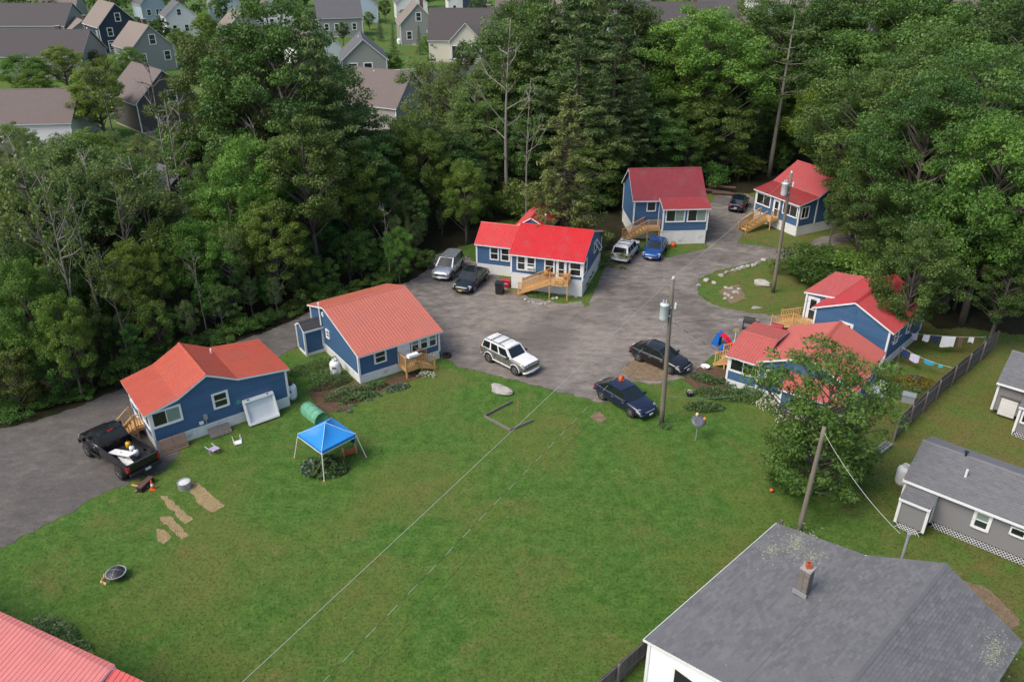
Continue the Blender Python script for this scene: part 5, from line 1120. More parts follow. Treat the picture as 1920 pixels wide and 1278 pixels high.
# bins by the vivid cottage
q = thing('trash_bin', 'dark wheeled bin between the black sedan and the signed steps', 'trash bin', G(937, 550), R(-15)); mb = MB(); mb.prism([(-.3, .05), (.3, .05), (.34, 1.0), (-.34, 1.0)], -.32, .32); mb.part('body', BLACK, q); mb = MB(); mb.b2((-.38, -.4, 1.0), (.38, .38, 1.08)); mb.part('lid', BLACK, q)
for x in (-.3, .3): mb = MB(); mb.lathe([(.12, -.04), (.12, .04)], 10, (x, .3, .12), 'x'); mb.part('wheel', RUBBER, q)
q = thing('cooler', 'red cooler chest against the white skirting', 'cooler', G(948, 537), R(-15)); mb = MB(); mb.b2((-.4, -.25, .1), (.4, .25, .55)); mb.part('chest', mat('cooler_red', (.45, .02, .05), .4), q); mb = MB(); mb.b2((-.43, -.28, .55), (.43, .28, .64)); mb.part('lid', mat('cooler_red', 0), q); mb = MB(); mb.bar((-.3, -.3, .4), (.3, -.3, .4), .03, .04); mb.part('handle', WHITE, q)
q = thing('pumpkin_pail', 'small orange pail beside the royal blue sedan', 'pail', G(1262, 462)); mb = MB(); mb.lathe([(.2, 0), (.28, .1), (.28, .3), (.2, .42)], 12); mb.part('body', mat('cone_orange', 0), q, True); mb = MB(); mb.tube([(-.2, 0, .42), (0, 0, .58), (.2, 0, .42)], .015, 5); mb.part('handle', BLACK, q)
q = thing('tyre_pile', 'black tyre lying behind the small deck of the salmon-roofed cottage', 'tyre', G(838, 668)); mb = MB(); mb.lathe([(.2, .0), (.33, .0), (.36, .1), (.33, .22), (.2, .22), (.18, .1), (.2, 0)], 18, cap=False); mb.part('tread_ring', RUBBER, q, True); mb = MB(); mb.lathe([(.19, .02), (.001, .03)], 12); mb.part('dark_hole_disc', BLACK, q)  # flat black disc closes the tyre's hole
for i, (x, y) in enumerate(((1345, 362), (1360, 366), (1353, 358))):
    t = thing('log', ('upper', 'lower', 'short')[i] + ' felled log lying behind the dark blue car', 'log', G(x, y) + Vector((0, 0, .2 + .25 * (i == 2))), R(-25 + 8 * i), 'felled logs'); mb = MB(); mb.tube([(-1.6, 0, 0), (0, .03, .02), (1.6, 0, 0)], [.2, .18, .16], 10); mb.part('trunk', mat('bark_brown', (.10, .06, .045), .9, var=.4, scale=6, bump=.5), t)
# ladder / boat thing on the grass, orange ball, stump, grey bin
q = thing('aluminium_ladder', 'aluminium ladder lying on trestle in grass below the fence end', 'ladder', G(1650, 848) + Vector((0, 0, .25)), R(heading((1628, 862), (1668, 832))))
for y in (-.2, .2): mb = MB(); mb.b2((-1.1, y - .03, -.05), (1.1, y + .03, .06)); mb.part('rail', GALV, q)
for i in range(9): mb = MB(); mb.b2((-1.0 + i * .25, -.17, -.02), (-.95 + i * .25, .17, .03)); mb.part('rung', GALV, q)
for x in (-.9, .9): mb = MB(); mb.b2((x - .05, -.25, -.26), (x + .05, .25, -.06)); mb.part('support_block', OLDWOOD, q)
q = thing('ball', 'small orange ball on the lawn by the yard tree', 'ball', G(1446, 922)); mb = MB(); mb.lathe([(.001, 0), (.09, .04), (.13, .13), (.09, .22), (.001, .26)], 14); mb.part('skin', mat('cone_orange', 0), q, True); mb = MB(); mb.lathe([(.132, .12), (.132, .14)], 14, cap=False); mb.part('seam', BLACK, q)
q = thing('tree_stump', 'pale cut stump on the grass behind the black shed', 'stump', G(1679, 690)); mb = MB(); mb.lathe([(.36, 0), (.3, .1), (.3, .18)], 14); mb.part('bark', mat('bark_brown', 0), q); mb = MB(); mb.lathe([(.28, .181), (.001, .185)], 14); mb.part('cut_face', mat('cut_wood', (.42, .33, .2), .8, var=.2), q)
q = thing('storage_tote', 'grey lidded tote against the board fence', 'tote', G(1702, 752), R(-30)); mb = MB(); mb.b2((-.4, -.3, 0), (.4, .3, .5)); mb.part('tub', mat('tote_grey', (.25, .27, .3), .5), q); mb = MB(); mb.b2((-.43, -.33, .5), (.43, .33, .57)); mb.part('lid', mat('tote_grey', 0), q)
q = thing('fire_ring_bowl', 'blue bowl sitting in the daylily bed', 'bowl', G(1716, 718) + Vector((0, 0, .3))); mb = MB(); mb.lathe([(.12, -.3), (.1, -.05), (.4, .1), (.42, .14), (.2, .04)], 16); mb.part('basin', mat('slate_blue', (.05, .07, .18), .5), q, True); mb = MB(); mb.lathe([(.3, .09), (.001, .1)], 12); mb.part('water', CGLASS, q)
# clothes line
def washing(label, pa, pb, items, sag):
    A = G(*pa); B = G(*pb); za, zb = pa[2], pb[2]; t = thing('clothes_line', label, 'clothes line', (A.x, A.y, 0)); D = B - A; at = lambda u: Vector((D.x * u, D.y * u, za + (zb - za) * u - sag * 4 * u * (1 - u)))
    mb = MB(); mb.tube([at(u / 10) for u in range(11)], .009, 5); mb.part('line', WHITE, t)
    for u in (0, 1): p = at(u); mb = MB(); mb.tube([(p.x, p.y, 0), (p.x, p.y, p.z + .08)], .035, 8); mb.part('post', OLDWOOD, t)
    an = math.atan2(D.y, D.x)
    for i, (nm, u, cc, w, hh) in enumerate(items):
        p = at(u) + Vector((A.x, A.y, 0)); q = thing('laundry', nm + ' hanging on the washing line', 'laundry', p, an, 'washing on the line'); mb = MB(); n = 6
        for k in range(n + 1):
            x = -w / 2 + w * k / n; y = .04 * math.sin(k * 2.1 + i); mb.v += [(x, 0, 0), (x, y * .6, -hh / 2), (x, y, -hh + .05 * math.sin(k + i))]
        mb.f = [(3 * k + j, 3 * k + j + 1, 3 * k + j + 4, 3 * k + j + 3) for k in range(n) for j in (0, 1)]; mb.m = [0] * len(mb.f); mb.part('cloth', mat('cloth_' + nm.replace(' ', '_'), cc, .8, var=.12), q, True)
        for x in (-w / 2 + .05, w / 2 - .05): mb = MB(); mb.b2((x - .012, -.015, -.05), (x + .012, .015, .04)); mb.part('clothes_peg', NEWWOOD, q)
washing('washing line strung behind the gable cottage under the trees', (1688, 622, 1.75), (1848, 632, 1.6), (('grey towel', .18, (.35, .35, .42), .45, .5), ('striped white shirt', .32, (.6, .62, .68), .5, .55), ('navy cloth', .43, (.02, .03, .1), .45, .6), ('white bed sheet', .58, (.75, .75, .78), 1.0, .9), ('brown cloth', .72, (.16, .09, .07), .35, .85), ('white shirt', .84, (.7, .7, .7), .4, .45)), .12)
washing('slack washing line across the grass before the daylilies', (1690, 650, 1.5), (1790, 690, 1.15), (('navy towel', .10, (.02, .04, .15), .4, .65), ('lilac pillowcase', .28, (.55, .52, .68), .65, .6), ('blue towel', .55, (.03, .3, .5), .7, .3), ('small turquoise cloth', .76, (.03, .35, .42), .3, .25)), .2)
# board fence: posts, rails and boards, each a part
def fence(label, pts, hgt=1.55, side=1):
    P = [G(*p) for p in pts]; t = thing('board_fence', label, 'fence', (P[0].x, P[0].y, 0)); O = P[0]; tot = 0
    bm = MB(); bm.b2((0, -.011, .03), (.142, .011, hgt)); me = bm.mesh('board', FENCEW); cnt = 0
    for a, b in zip(P, P[1:]):
        d = b - a; L = d.length; an = math.atan2(d.y, d.x); n = int(L / .15); nn = Vector((-d.y, d.x, 0)).normalized() * side
        for i in range(n):
            p = a - O + d * (i / n); o = link('board', me, t, (p.x, p.y, random.uniform(-.03, .03)), an, sc=(L / n / .15, 1, 1)); cnt += 1
        k = max(1, round(L / 2.4))
        for i in range(k + 1):
            p = a - O + d * (i / k) + nn * .09; mb = MB(); mb.b2((-.05, -.05, 0), (.05, .05, hgt + .04)); mb.part('post', OLDWOOD, t, loc=(p.x, p.y, 0), rz=an)
        for z in (.35, 1.2): mb = MB(); q0 = a - O + nn * .035; q1 = b - O + nn * .035; mb.bar((q0.x, q0.y, z), (q1.x, q1.y, z), .04, .09); mb.part('rail', OLDWOOD, t)
    return cnt
fence('weathered board fence running beside the long garage', [(1080, 1350), (1222, 1222), (1334, 1118), (1456, 1010)], 1.3, -1)
fence('weathered board fence between the washing line and the grey houses', [(1672, 826), (1752, 748), (1860, 655)], 1.6, -1)
# plants in beds
def plant(label, px, rx, ry, h, n, size, m, seed, name='garden_plant', rz=0, aspect=.5, group=None):
    t = thing(name, label, 'plant', G(*px), rz, group); leafcloud('foliage', n, mound(rx, ry, h), size, m, t, seed, aspect=aspect)
    mb = MB(); 
    for k in range(4): a = k * 1.7; mb.tube([(0, 0, 0), (math.cos(a) * rx * .5, math.sin(a) * ry * .5, h * .7)], [.02, .008], 4, False)
    mb.part('stem', mat('green_stem', (.05, .09, .03), .7), t); return t
plant('tall bushy tomato row nearest the propane tank', (622, 722), 1.5, .55, .75, 1600, .06, LG, 1, rz=R(30)); plant('bushy tomato row in the garden bed', (648, 742), 1.6, .5, .7, 1600, .06, LG, 2, rz=R(30)); plant('dark leafy rows behind the propane tank', (598, 690), 2.2, .9, .6, 1800, .06, LG, 3, rz=R(30))
plant('leafy squash row in front of the tomato rows', (672, 748), 1.5, .4, .45, 900, .08, LG, 51, rz=R(28)); plant('pepper plants by the cottage corner', (700, 728), 1.1, .4, .45, 700, .07, LG, 52, rz=R(28)); plant('herb tangle between shed and tank', (610, 708), 1.3, .6, .6, 900, .06, LG, 53, rz=R(30)); plant('leafy weeds beside the bean row', (1322, 712), 1.2, .6, .4, 900, .07, LG, 54, rz=R(-35)); plant('leafy weeds under the picture window', (1368, 722), 1.0, .5, .5, 800, .07, LG, 55, rz=R(-35)); plant('silvery leafy clump at the bed end by the deck', (746, 728), .9, .4, .3, 420, .08, LGB, 4, rz=R(25)); plant('white flowering clump by the small deck', (800, 705), .7, .4, .4, 300, .05, LW, 5)
for i, (x, y) in enumerate(((640, 770), (662, 760), (690, 750), (712, 742), (730, 736), (655, 772))): plant('%s low seedling clump along the front of the garden bed' % NTH[i], (x, y), .3, .22, .14, 60, .06, LGB, 20 + i, group='seedlings in the garden bed')
plant('orange daylily bed against the board fence', (1713, 722), 1.7, 1.1, .55, 2200, .10, LY, 6, 'daylily_bed', aspect=.2); plant('green fringe of the daylily bed', (1700, 735), 1.6, .9, .4, 1200, .10, LG, 7, 'daylily_bed', aspect=.2)
plant('rambling bean row beside the corner-window cottage', (1345, 742), 1.6, .7, .55, 1500, .07, LG, 8, rz=R(-20)); plant('weedy tangle in front of the corner-window cottage', (1405, 745), 1.5, .9, .7, 1800, .07, LG, 9); plant('white flowering vine over the skirting', (1452, 768), 1.3, .8, .9, 1300, .06, LW, 10, rz=R(-37)); plant('white flowering vine by the porch corner behind the yard tree', (1490, 800), 1.3, .5, .7, 1000, .06, LW, 11, rz=R(-37))
plant('trailing squash leaves beside the black tub', (1320, 765), 1.4, .6, .4, 700, .1, LG, 12); plant('pale silvery shrub beside the pink-red roof', (100, 1190), 1.5, .7, .8, 900, .08, LP, 13, 'shrub', R(-25)); plant('thin pale shrub at the pink-red roof end', (142, 1225), .8, .6, .5, 350, .07, LP, 14, 'shrub')
plant('yellow flower clump on the grass by the pink-red roof', (170, 1228), .2, .2, .2, 60, .05, leafmat('blossom_yellow', (.5, .4, .02), (.75, .6, .05), .2, .6, 0, 0), 15); plant('leafy weed clump hiding the lawn pole foot', (1245, 800), .5, .4, .25, 350, .06, LG, 16); plant('potted fern on the small deck of the salmon-roofed cottage', (783, 700), .35, .3, 1.0, 250, .07, LG, 17, 'potted_fern')
plant('low plants under the signed steps', (1020, 556), 1.6, .4, .3, 500, .06, LG, 18)
# ================================================================ trees
BARK = mat('grey_bark', (.105, .09, .075), .9, var=.35, scale=5, stretch=(1, 1, .2), bump=.5); BARKP = mat('pine_bark', (.085, .065, .055), .9, var=.35, scale=5, stretch=(1, 1, .2), bump=.5)
BIRCHB = mat('pale_bark', (.21, .195, .165), .8, var=.35, scale=5, stretch=(1, 1, .3)); DEADB = mat('dead_wood', (.22, .195, .17), .85, var=.3, scale=4)
L_OAK = leafmat('leaf_oak', (.040, .086, .018), (.135, .220, .048), .36, .45, .025, .32); L_MAP = leafmat('leaf_maple', (0.077, 0.154, 0.023), (0.211, 0.320, 0.058), .42, .5, .025, .25)
L_BIR = leafmat('leaf_birch', (0.074, 0.128, 0.033), (0.186, 0.262, 0.079), .4, .5, .015, .2); L_PIN = leafmat('needle_pine', (0.044, 0.087, 0.033), (0.160, 0.237, 0.070), .25, .55, .012, .22)
L_CED = leafmat('needle_cedar', (0.079, 0.113, 0.028), (0.192, 0.237, 0.064), .28, .55, .012, .15); L_SHR = leafmat('leaf_shrub', (0.046, 0.105, 0.020), (0.166, 0.275, 0.051), .38, .5, .035, .35)
def leafquads(C, rad, per, rng, size, flat=.7, aspect=.55, up=.5, inner=.5, tintspread=.6, droop=0):
    K = len(C); idx = np.repeat(np.arange(K), per); n = len(idx)
    d = rng.normal(0, 1, (n, 3)); d /= np.linalg.norm(d, axis=1)[:, None]
    r = (inner + (1 - inner) * rng.random(n) ** .6)[:, None] * rad[idx][:, None] * rng.uniform(.75, 1.12, (n, 1))
    P = C[idx] + d * r * np.array([1, 1, flat]); P[:, 2] -= droop * (d[:, 0] ** 2 + d[:, 1] ** 2) * rad[idx]
    N = d * .55 + np.array([0, 0, up]) + rng.normal(0, .55, (n, 3)); N /= np.linalg.norm(N, axis=1)[:, None]
    a = rng.normal(0, 1, (n, 3)); a -= N * (a * N).sum(1)[:, None]; a /= np.linalg.norm(a, axis=1)[:, None]; b = np.cross(N, a)
    s = size * (.45 + 1.25 * rng.random(n) ** 1.6)[:, None]
    V = np.stack([P - a * s, P + b * s * aspect, P + a * s, P - b * s * aspect], 1).reshape(-1, 3)
    ct = rng.random(K); t = np.clip(ct[idx] * tintspread + rng.random(n) * (1 - tintspread), 0, 1)
    return V, np.arange(4 * n).reshape(n, 4), np.repeat(t, 4)
PROTO = {}
def proto(key, trunk, barkm, leaf, leafm, H):
    tm = trunk.mesh('trunk', barkm, True); cm = fast_mesh('crown', leaf[0], leaf[1], leafm, leaf[2]) if leaf is not None else None
    PROTO.setdefault(key, []).append((tm, cm, H))
def wob(rng, H, top, lean=.03, n=7):
    p = np.array([0., 0.]); out = []
    ph = rng.uniform(0, 6, 2)
    for i in range(n + 1):
        t = i / n; out.append((H * lean * math.sin(2 * t + ph[0]) * t, H * lean * math.cos(2.3 * t + ph[1]) * t, top * t))
    return out
def tp(path, z):
    for a, b in zip(path, path[1:]):
        if z <= b[2]: k = (z - a[2]) / (b[2] - a[2] + 1e-9); return tuple(a[i] + (b[i] - a[i]) * k for i in range(3))
    return path[-1]
def broad(key, seed, H, Rr, base, K, per, size, leafm, barkm=BARK, flat=.7, cr=.24, gap=.0, trunk=.026, droop=0, inner=.45, shape=1.0):
    rng = np.random.default_rng(seed); path = wob(rng, H, H * .82); mb = MB(); n = len(path); r0 = H * trunk * .75
    mb.tube(path, [max(.05, r0 * (1 - .85 * i / (n - 1))) for i in range(n)], 8)
    zc = (base + H) / 2; rz = (H - base) / 2; C = []; k = 0
    ph = rng.uniform(0, 6, 4)
    while len(C) < K and k < 6000:
        k += 1; d = rng.normal(0, 1, 3); d /= np.linalg.norm(d); r = rng.uniform(.35, 1) ** .5
        az = math.atan2(d[1], d[0]); lump = 1 + .18 * math.sin(2 * az + ph[0]) + .14 * math.sin(3 * az + 4 * d[2] + ph[1])
        if gap and math.sin(3 * az + ph[2]) * math.sin(5 * d[2] + ph[3]) > 1 - gap: continue
        zz = d[2] * r; wid = (1 - max(0, zz) ** 2 * .25 * shape) * (1 if zz > -.3 else .85)
        c = np.array([d[0] * r * Rr * lump * wid, d[1] * r * Rr * lump * wid, zc + zz * rz * .93])
        if zz < -.2 and math.hypot(c[0], c[1]) < Rr * .35: continue
        C.append(c)
    C = np.array(C); C[:, :2] += np.array([tp(path, min(c[2], H * .8))[:2] for c in C]) * .6
    rad = rng.uniform(.7, 1.2, len(C)) * Rr * cr
    for ci, c in enumerate(C):
        if ci % 5 > 2: continue
        h = math.hypot(c[0], c[1]); z0 = max(base * .7, c[2] - .75 * h - .5); z0 = min(z0, H * .78); a = np.array(tp(path, z0)); m = a * .45 + c * .55 + np.array([0, 0, -.12 * h * .3])
        rr = .0075 * H * (.4 + .6 * (1 - z0 / H)); mb.tube([a, m, c], [rr, rr * .6, .02], 5, False)
    lq = leafquads(C, rad, np.full(len(C), per), rng, size, flat, .55, .5, inner, .6, droop)
    proto(key, mb, barkm, lq, leafm, H)
def pine(key, seed, H, base, L, step=.9, nb=5, pads=5, per=55, leafm=L_PIN, up=.25, size=.15, pad=.62, thin=0, power=1.3, droop=0.0, barkm=BARKP, aspect=.2, flat=.38):
    rng = np.random.default_rng(seed); path = wob(rng, H, H, .012); mb = MB(); n = len(path); mb.tube(path, [max(.03, H * .014 * (1 - .95 * i / (n - 1))) for i in range(n)], 8)
    C = []; rad = []; z = base
    while z < H - .3:
        t = (z - base) / (H - base); Lb = L * (1 - t ** power) * rng.uniform(.8, 1.1) + .35
        for k in range(nb):
            if rng.random() < thin: continue
            a = k * 6.283 / nb + rng.uniform(-.4, .4) + z * 1.9; l = Lb * rng.uniform(.55, 1.2); o = np.array(tp(path, z + rng.uniform(-.2, .2)))
            e = o + np.array([math.cos(a) * l, math.sin(a) * l, l * (up - droop) + .1]); m = (o + e) / 2 + np.array([0, 0, -.06 * l + droop * l * .35]); mb.tube([o, m, e], [.045, .03, .01], 4, False)
            np_ = max(1, int(pads * l / L))
            for j in range(np_):
                s = .35 + .65 * (j + rng.random()) / np_; c = o * (1 - s) ** 2 + 2 * s * (1 - s) * m + s * s * e; w = .35 * l * (1 - s) + .15
                c = c + np.array([-math.sin(a), math.cos(a), 0]) * rng.uniform(-w, w); C.append(c); rad.append(pad * rng.uniform(.7, 1.2) * (.6 + .4 * (1 - t)))
        z += step * rng.uniform(.8, 1.2)
    C.append(np.array(tp(path, H - .15))); rad.append(pad * .5); C = np.array(C); rad = np.array(rad)
    proto(key, mb, barkm, leafquads(C, rad, np.full(len(C), per), rng, size, flat, aspect, .35, .15, .6, .12), leafm, H)
def dead(key, seed, H, nb=14, leafy=0, barkm=DEADB):
    rng = np.random.default_rng(seed); path = wob(rng, H, H, .03); mb = MB(); n = len(path); mb.tube(path, [max(.03, H * .013 * (1 - .85 * i / (n - 1))) for i in range(n)], 7); C = []
    for k in range(nb):
        z = H * rng.uniform(.4, .97); o = np.array(tp(path, z)); a = rng.uniform(0, 6.28); l = H * .22 * (1.15 - z / H) * rng.uniform(.7, 1.6) + .5; d = np.array([math.cos(a), math.sin(a), rng.uniform(.3, 1.1)]); e = o + d * l; m = o + d * l * .5 + rng.normal(0, .08 * l, 3)
        mb.tube([o, m, e], [.06, .04, .012], 5, False); C.append(e)
        for j in range(3):
            q = m if j else e * .8 + o * .2; d2 = d + rng.normal(0, .6, 3); mb.tube([q, q + d2 * l * .35], [.025, .008], 4, False); C.append(q + d2 * l * .35)
    lf = None
    if leafy: C = np.array(C); lf = leafquads(C, np.full(len(C), .5), np.full(len(C), leafy), rng, .12, .8)
    proto(key, mb, barkm, lf, L_BIR, H)
broad('oak', 1, 17, 6.6, 3.4, 210, 380, .088, L_OAK, gap=.25, cr=.165, flat=.55); broad('oak', 2, 18, 6.2, 3.0, 210, 380, .088, L_OAK, gap=.35, cr=.165, flat=.55); broad('oak', 3, 15, 6.4, 2.6, 200, 380, .088, L_OAK, gap=.2, cr=.17, flat=.55)
broad('maple', 11, 14, 4.6, 2.2, 130, 350, .085, L_MAP, gap=.2, cr=.20, flat=.6); broad('maple', 12, 12, 4.4, 1.8, 120, 350, .085, L_MAP, gap=.3, cr=.20, flat=.6)
broad('dark', 15, 13, 4.4, 2.4, 120, 350, .085, L_OAK, gap=.3, cr=.20, flat=.55); broad('dark', 16, 11, 4.2, 1.6, 110, 350, .083, L_OAK, gap=.3, cr=.2, flat=.55); broad('dark', 17, 14, 3.8, 3.5, 105, 350, .085, L_OAK, gap=.35, cr=.2, flat=.6)
broad('birch', 21, 15, 3.4, 4.0, 95, 240, .078, L_BIR, BIRCHB, .9, .22, .2, .016, .5); broad('birch', 22, 13, 3.2, 3.0, 85, 240, .078, L_BIR, BIRCHB, .9, .22, .25, .016, .5)
broad('sapling', 31, 7, 2.0, 1.0, 50, 280, .072, L_SHR, trunk=.014, cr=.28, gap=.2); broad('sapling', 32, 6, 2.1, .6, 50, 280, .072, L_SHR, trunk=.014, cr=.28, gap=.2); broad('sapling', 33, 8, 2.2, 1.4, 55, 280, .072, L_SHR, trunk=.014, cr=.27, gap=.25)
broad('shrub', 41, 2.6, 1.8, .1, 34, 190, .066, L_SHR, trunk=.02, cr=.34); broad('shrub', 42, 2.2, 2.1, .05, 36, 190, .066, L_SHR, trunk=.02, cr=.32); broad('shrub', 43, 3.2, 1.6, .1, 34, 190, .066, L_SHR, trunk=.02, cr=.34)
pine('pine', 51, 23, 5, 5.4, 1.15, 5, 5, 95, size=.20, pad=1.0, aspect=.26, flat=.32); pine('pine', 52, 21, 4, 5.2, 1.15, 5, 5, 95, size=.20, pad=1.0, aspect=.26, flat=.32); pine('thinpine', 53, 22, 10, 4.6, 1.6, 4, 3, 90, thin=.3, size=.2, pad=.95, aspect=.26, flat=.3, barkm=DEADB)
pine('cedar', 61, 12, .8, 3.6, .40, 7, 5, 60, L_CED, .1, .105, .46, power=1.0, droop=.25, aspect=.32, flat=.55); pine('spruce', 62, 14, 1, 3.0, .42, 6, 4, 38, L_PIN, .05, .11, .40, power=1.0, droop=.2, aspect=.3, flat=.5)
dead('dead', 71, 15); dead('dead', 72, 13, 10); dead('dead', 73, 16, 18); dead('sparse', 74, 12, 16, 26, BIRCHB); dead('sparse', 75, 13, 18, 34, BARK)
LYT = leafmat('leaf_yard_tree', (.062, .135, .028), (.165, .275, .055), .42, .5, 0, 0)
broad('yard', 81, 10.5, 3.4, 2.4, 130, 105, .088, LYT, gap=.4, cr=.19, trunk=.018, flat=.6)
broad('yardlow', 82, 5.6, 3.3, .15, 110, 110, .088, LYT, gap=.35, cr=.19, trunk=.012, flat=.65)
TREES = []
def tree(kind, x, ty, Y, w=1.0, var=None, label=None, name=None):
    """x,ty: pixel of the tree top; Y: ground distance"""
    p = atY(x, ty, Y); k = PROTO[kind]; i = len(TREES) if var is None else var; tm, cm, H = k[i % len(k)]; s = max(.25, p.z / H)
    o = thing(name or {'pine': 'pine_tree', 'thinpine': 'pine_tree', 'cedar': 'cedar_tree', 'spruce': 'spruce_tree', 'dead': 'dead_tree', 'sparse': 'bare_tree', 'birch': 'birch_tree', 'oak': 'oak_tree', 'shrub': 'shrub', 'sapling': 'young_tree', 'yard': 'yard_tree'}.get(kind, 'broadleaf_tree'), label or '', 'shrub' if kind == 'shrub' else 'tree', (p.x, Y, 0), (len(TREES) * 2.4) % 6.28)
    sw = s * w if kind not in ('shrub',) else max(.7, s) * w
    o.scale = (sw, sw, s); link('trunk', tm, o)
    if cm: link('crown', cm, o)
    TREES.append((o, kind, p.x, Y, p.z, label)); return o
def edgeY(x):
    e = [(-200, 870), (0, 800), (140, 762), (225, 726), (400, 656), (545, 602), (700, 545), (798, 507), (830, 470), (890, 432), (1000, 412), (1110, 420), (1165, 372), (1340, 360), (1400, 352), (1500, 328), (1620, 420), (1720, 570), (1780, 615), (2000, 620)]
    for (a, ya), (b, yb) in zip(e, e[1:]):
        if x <= b: return G(x, ya + (yb - ya) * (x - a) / (b - a)).y
    return G(x, 620).y
# --- named trees, placed from their tops in the photograph
T_ = [('oak', 505, -25, 77, 1.0, 1), ('oak', 405, 30, 80, .8, 0), ('oak', 570, 70, 84, .55, 2), ('pine', 585, 20, 72, .8), ('dark', 385, 190, 78, .9), ('dark', 560, 200, 66, 1.0),
 ('maple', 460, 240, 66, .9), ('dark', 690, 215, 80, 1.1), ('maple', 640, 260, 72, .9), ('birch', 800, 85, 105, 1.1), ('birch', 845, 105, 100, 1.2), ('birch', 885, 135, 95, 1.1), ('dark', 745, 210, 88, 1.1), ('dark', 810, 230, 84, 1.2), ('maple', 870, 290, 76, .8),
 ('dead', 950, 35, 86, .9, 0), ('dead', 990, 145, 80, .6, 1), ('birch', 960, -5, 100, 1.2), ('dark', 905, 180, 92, 1.2), ('oak', 1010, -10, 102, .8), ('pine', 1095, -60, 90, 1.15, 0), ('pine', 1165, -10, 98, 1.2, 1), ('pine', 1040, -30, 100, 1.2, 1), ('birch', 935, 60, 112, 1.0, 0), ('pine', 1130, 130, 88, 1.1, 0), ('cedar', 1064, 165, 72.0, 1.15), ('pine', 1190, 110, 92, 1.0, 0), ('dark', 1130, 230, 88, 1.2), ('dark', 1230, 200, 96, 1.3), ('maple', 1330, -5, 104, 1.15, 0), ('maple', 1290, 70, 108, 1.1, 1), ('dark', 1350, 170, 99, 1.2), ('oak', 1390, 100, 112, .8), ('spruce', 1425, 200, 102, 1.1), ('thinpine', 1497, -30, 100, 1.0, 0), ('dark', 1290, 250, 95, 1.2), ('dark', 1470, 215, 104, 1.1), ('pine', 1560, -50, 116, 1.2), ('pine', 1715, -60, 110, 1.3), ('thinpine', 1640, -20, 106, 1.1), ('pine', 1800, -70, 104, 1.3), ('oak', 1500, 30, 120, .9), ('pine', 1870, -60, 98, 1.2),
 ('oak', 1700, 95, 78, 1.05, 0), ('oak', 1600, 150, 90, .9, 1), ('oak', 1820, 20, 84, 1.1, 2), ('oak', 1780, 130, 66, .95, 1), ('oak', 1900, 60, 70, 1.0, 0), ('maple', 1925, 190, 58, .9), ('maple', 1560, 140, 98, 1.0), ('dark', 1645, 230, 78, 1.25), ('dark', 1720, 330, 64, 1.1), ('dark', 1840, 330, 60, 1.2), ('dark', 1905, 480, 54, 1.2), ('dark', 1640, 300, 71, 1.0), ('oak', 1890, -20, 105, 1.0), ('dark', 1770, 400, 61.5, 1.0), ('dark', 1580, 330, 76, .6), ('shrub', 1530, 468, 67.5, 1.3), ('shrub', 1498, 478, 68, .9), ('shrub', 1565, 462, 69, 1.3), ('shrub', 1610, 480, 66, 1.4), ('shrub', 1655, 500, 64, 1.4), ('sapling', 1690, 470, 63, 1.2),
 ('maple', 165, 118, 120, 1.25), ('maple', 30, 98, 150, 1.5), ('maple', 105, 80, 155, 1.3), ('maple', 238, 84, 165, 1.0), ('birch', 30, 235, 92, 1.4), ('birch', 80, 250, 84, 1.3), ('maple', 150, 235, 90, 1.1), ('maple', 215, 270, 84, 1.0),
 ('dead', 268, 115, 80, .7, 2), ('dead', 305, 185, 74, .6, 0), ('dead', 325, 170, 77, .6, 1), ('sparse', 40, 300, 52, .8), ('sparse', 70, 330, 50, .6), ('sparse', 205, 340, 56, .8), ('dead', 245, 290, 62, .7, 1), ('sparse', 290, 350, 62, .9), ('dead', 355, 455, 56, .6, 0), ('sparse', 190, 470, 50, .6), ('dead', 470, 230, 70, .6, 2), ('dead', 720, 380, 66, .6, 1), ('dead', 160, 290, 62, .7, 2), ('sparse', 440, 470, 60, .6), ('dead', 700, 200, 82, .6, 0), ('dead', 1210, 90, 104, .7, 1), ('sparse', 1390, 240, 100, .8), ('sparse', 180, 120, 110, .9), ('dead', 1, 250, 80, .8, 1), ('maple', 55, 125, 138, 1.2), ('maple', 125, 165, 124, 1.0), ('birch', 200, 235, 102, 1.3), ('birch', 255, 248, 100, 1.2), ('maple', 312, 232, 106, 1.0), ('birch', 285, 265, 94, 1.0), ('birch', 345, 235, 98, 1.1), ('maple', 20, 470, 48, .7), ('maple', 95, 540, 46.5, .6), ('maple', 232, 440, 55, .7), ('maple', 330, 420, 58, .7), ('maple', 480, 330, 64, .7), ('maple', 742, 420, 66, .7), ('maple', 10, 225, 96, 1.0), ('birch', 110, 240, 96, 1.2), ('oak', 985, -35, 110, .9), ('dark', 1075, -20, 108, 1.2), ('oak', 1140, -40, 112, .9), ('dark', 1210, 0, 112, 1.0), ('oak', 1440, -20, 120, .9), ('oak', 1540, -35, 112, 1.0), ('oak', 1640, -45, 108, 1.0), ('oak', 1740, -55, 100, 1.0), ('oak', 1965, -45, 90, 1.0), ('dark', 1748, 405, 53.5, .75), ('dead', 20, 270, 54, .6, 2), ('dead', 120, 330, 52, .6, 0), ('dead', 425, 380, 62, .5, 1)]
for a in T_:
    tree(a[0], a[1], a[2], a[3], a[4], a[5] if len(a) > 5 else None)
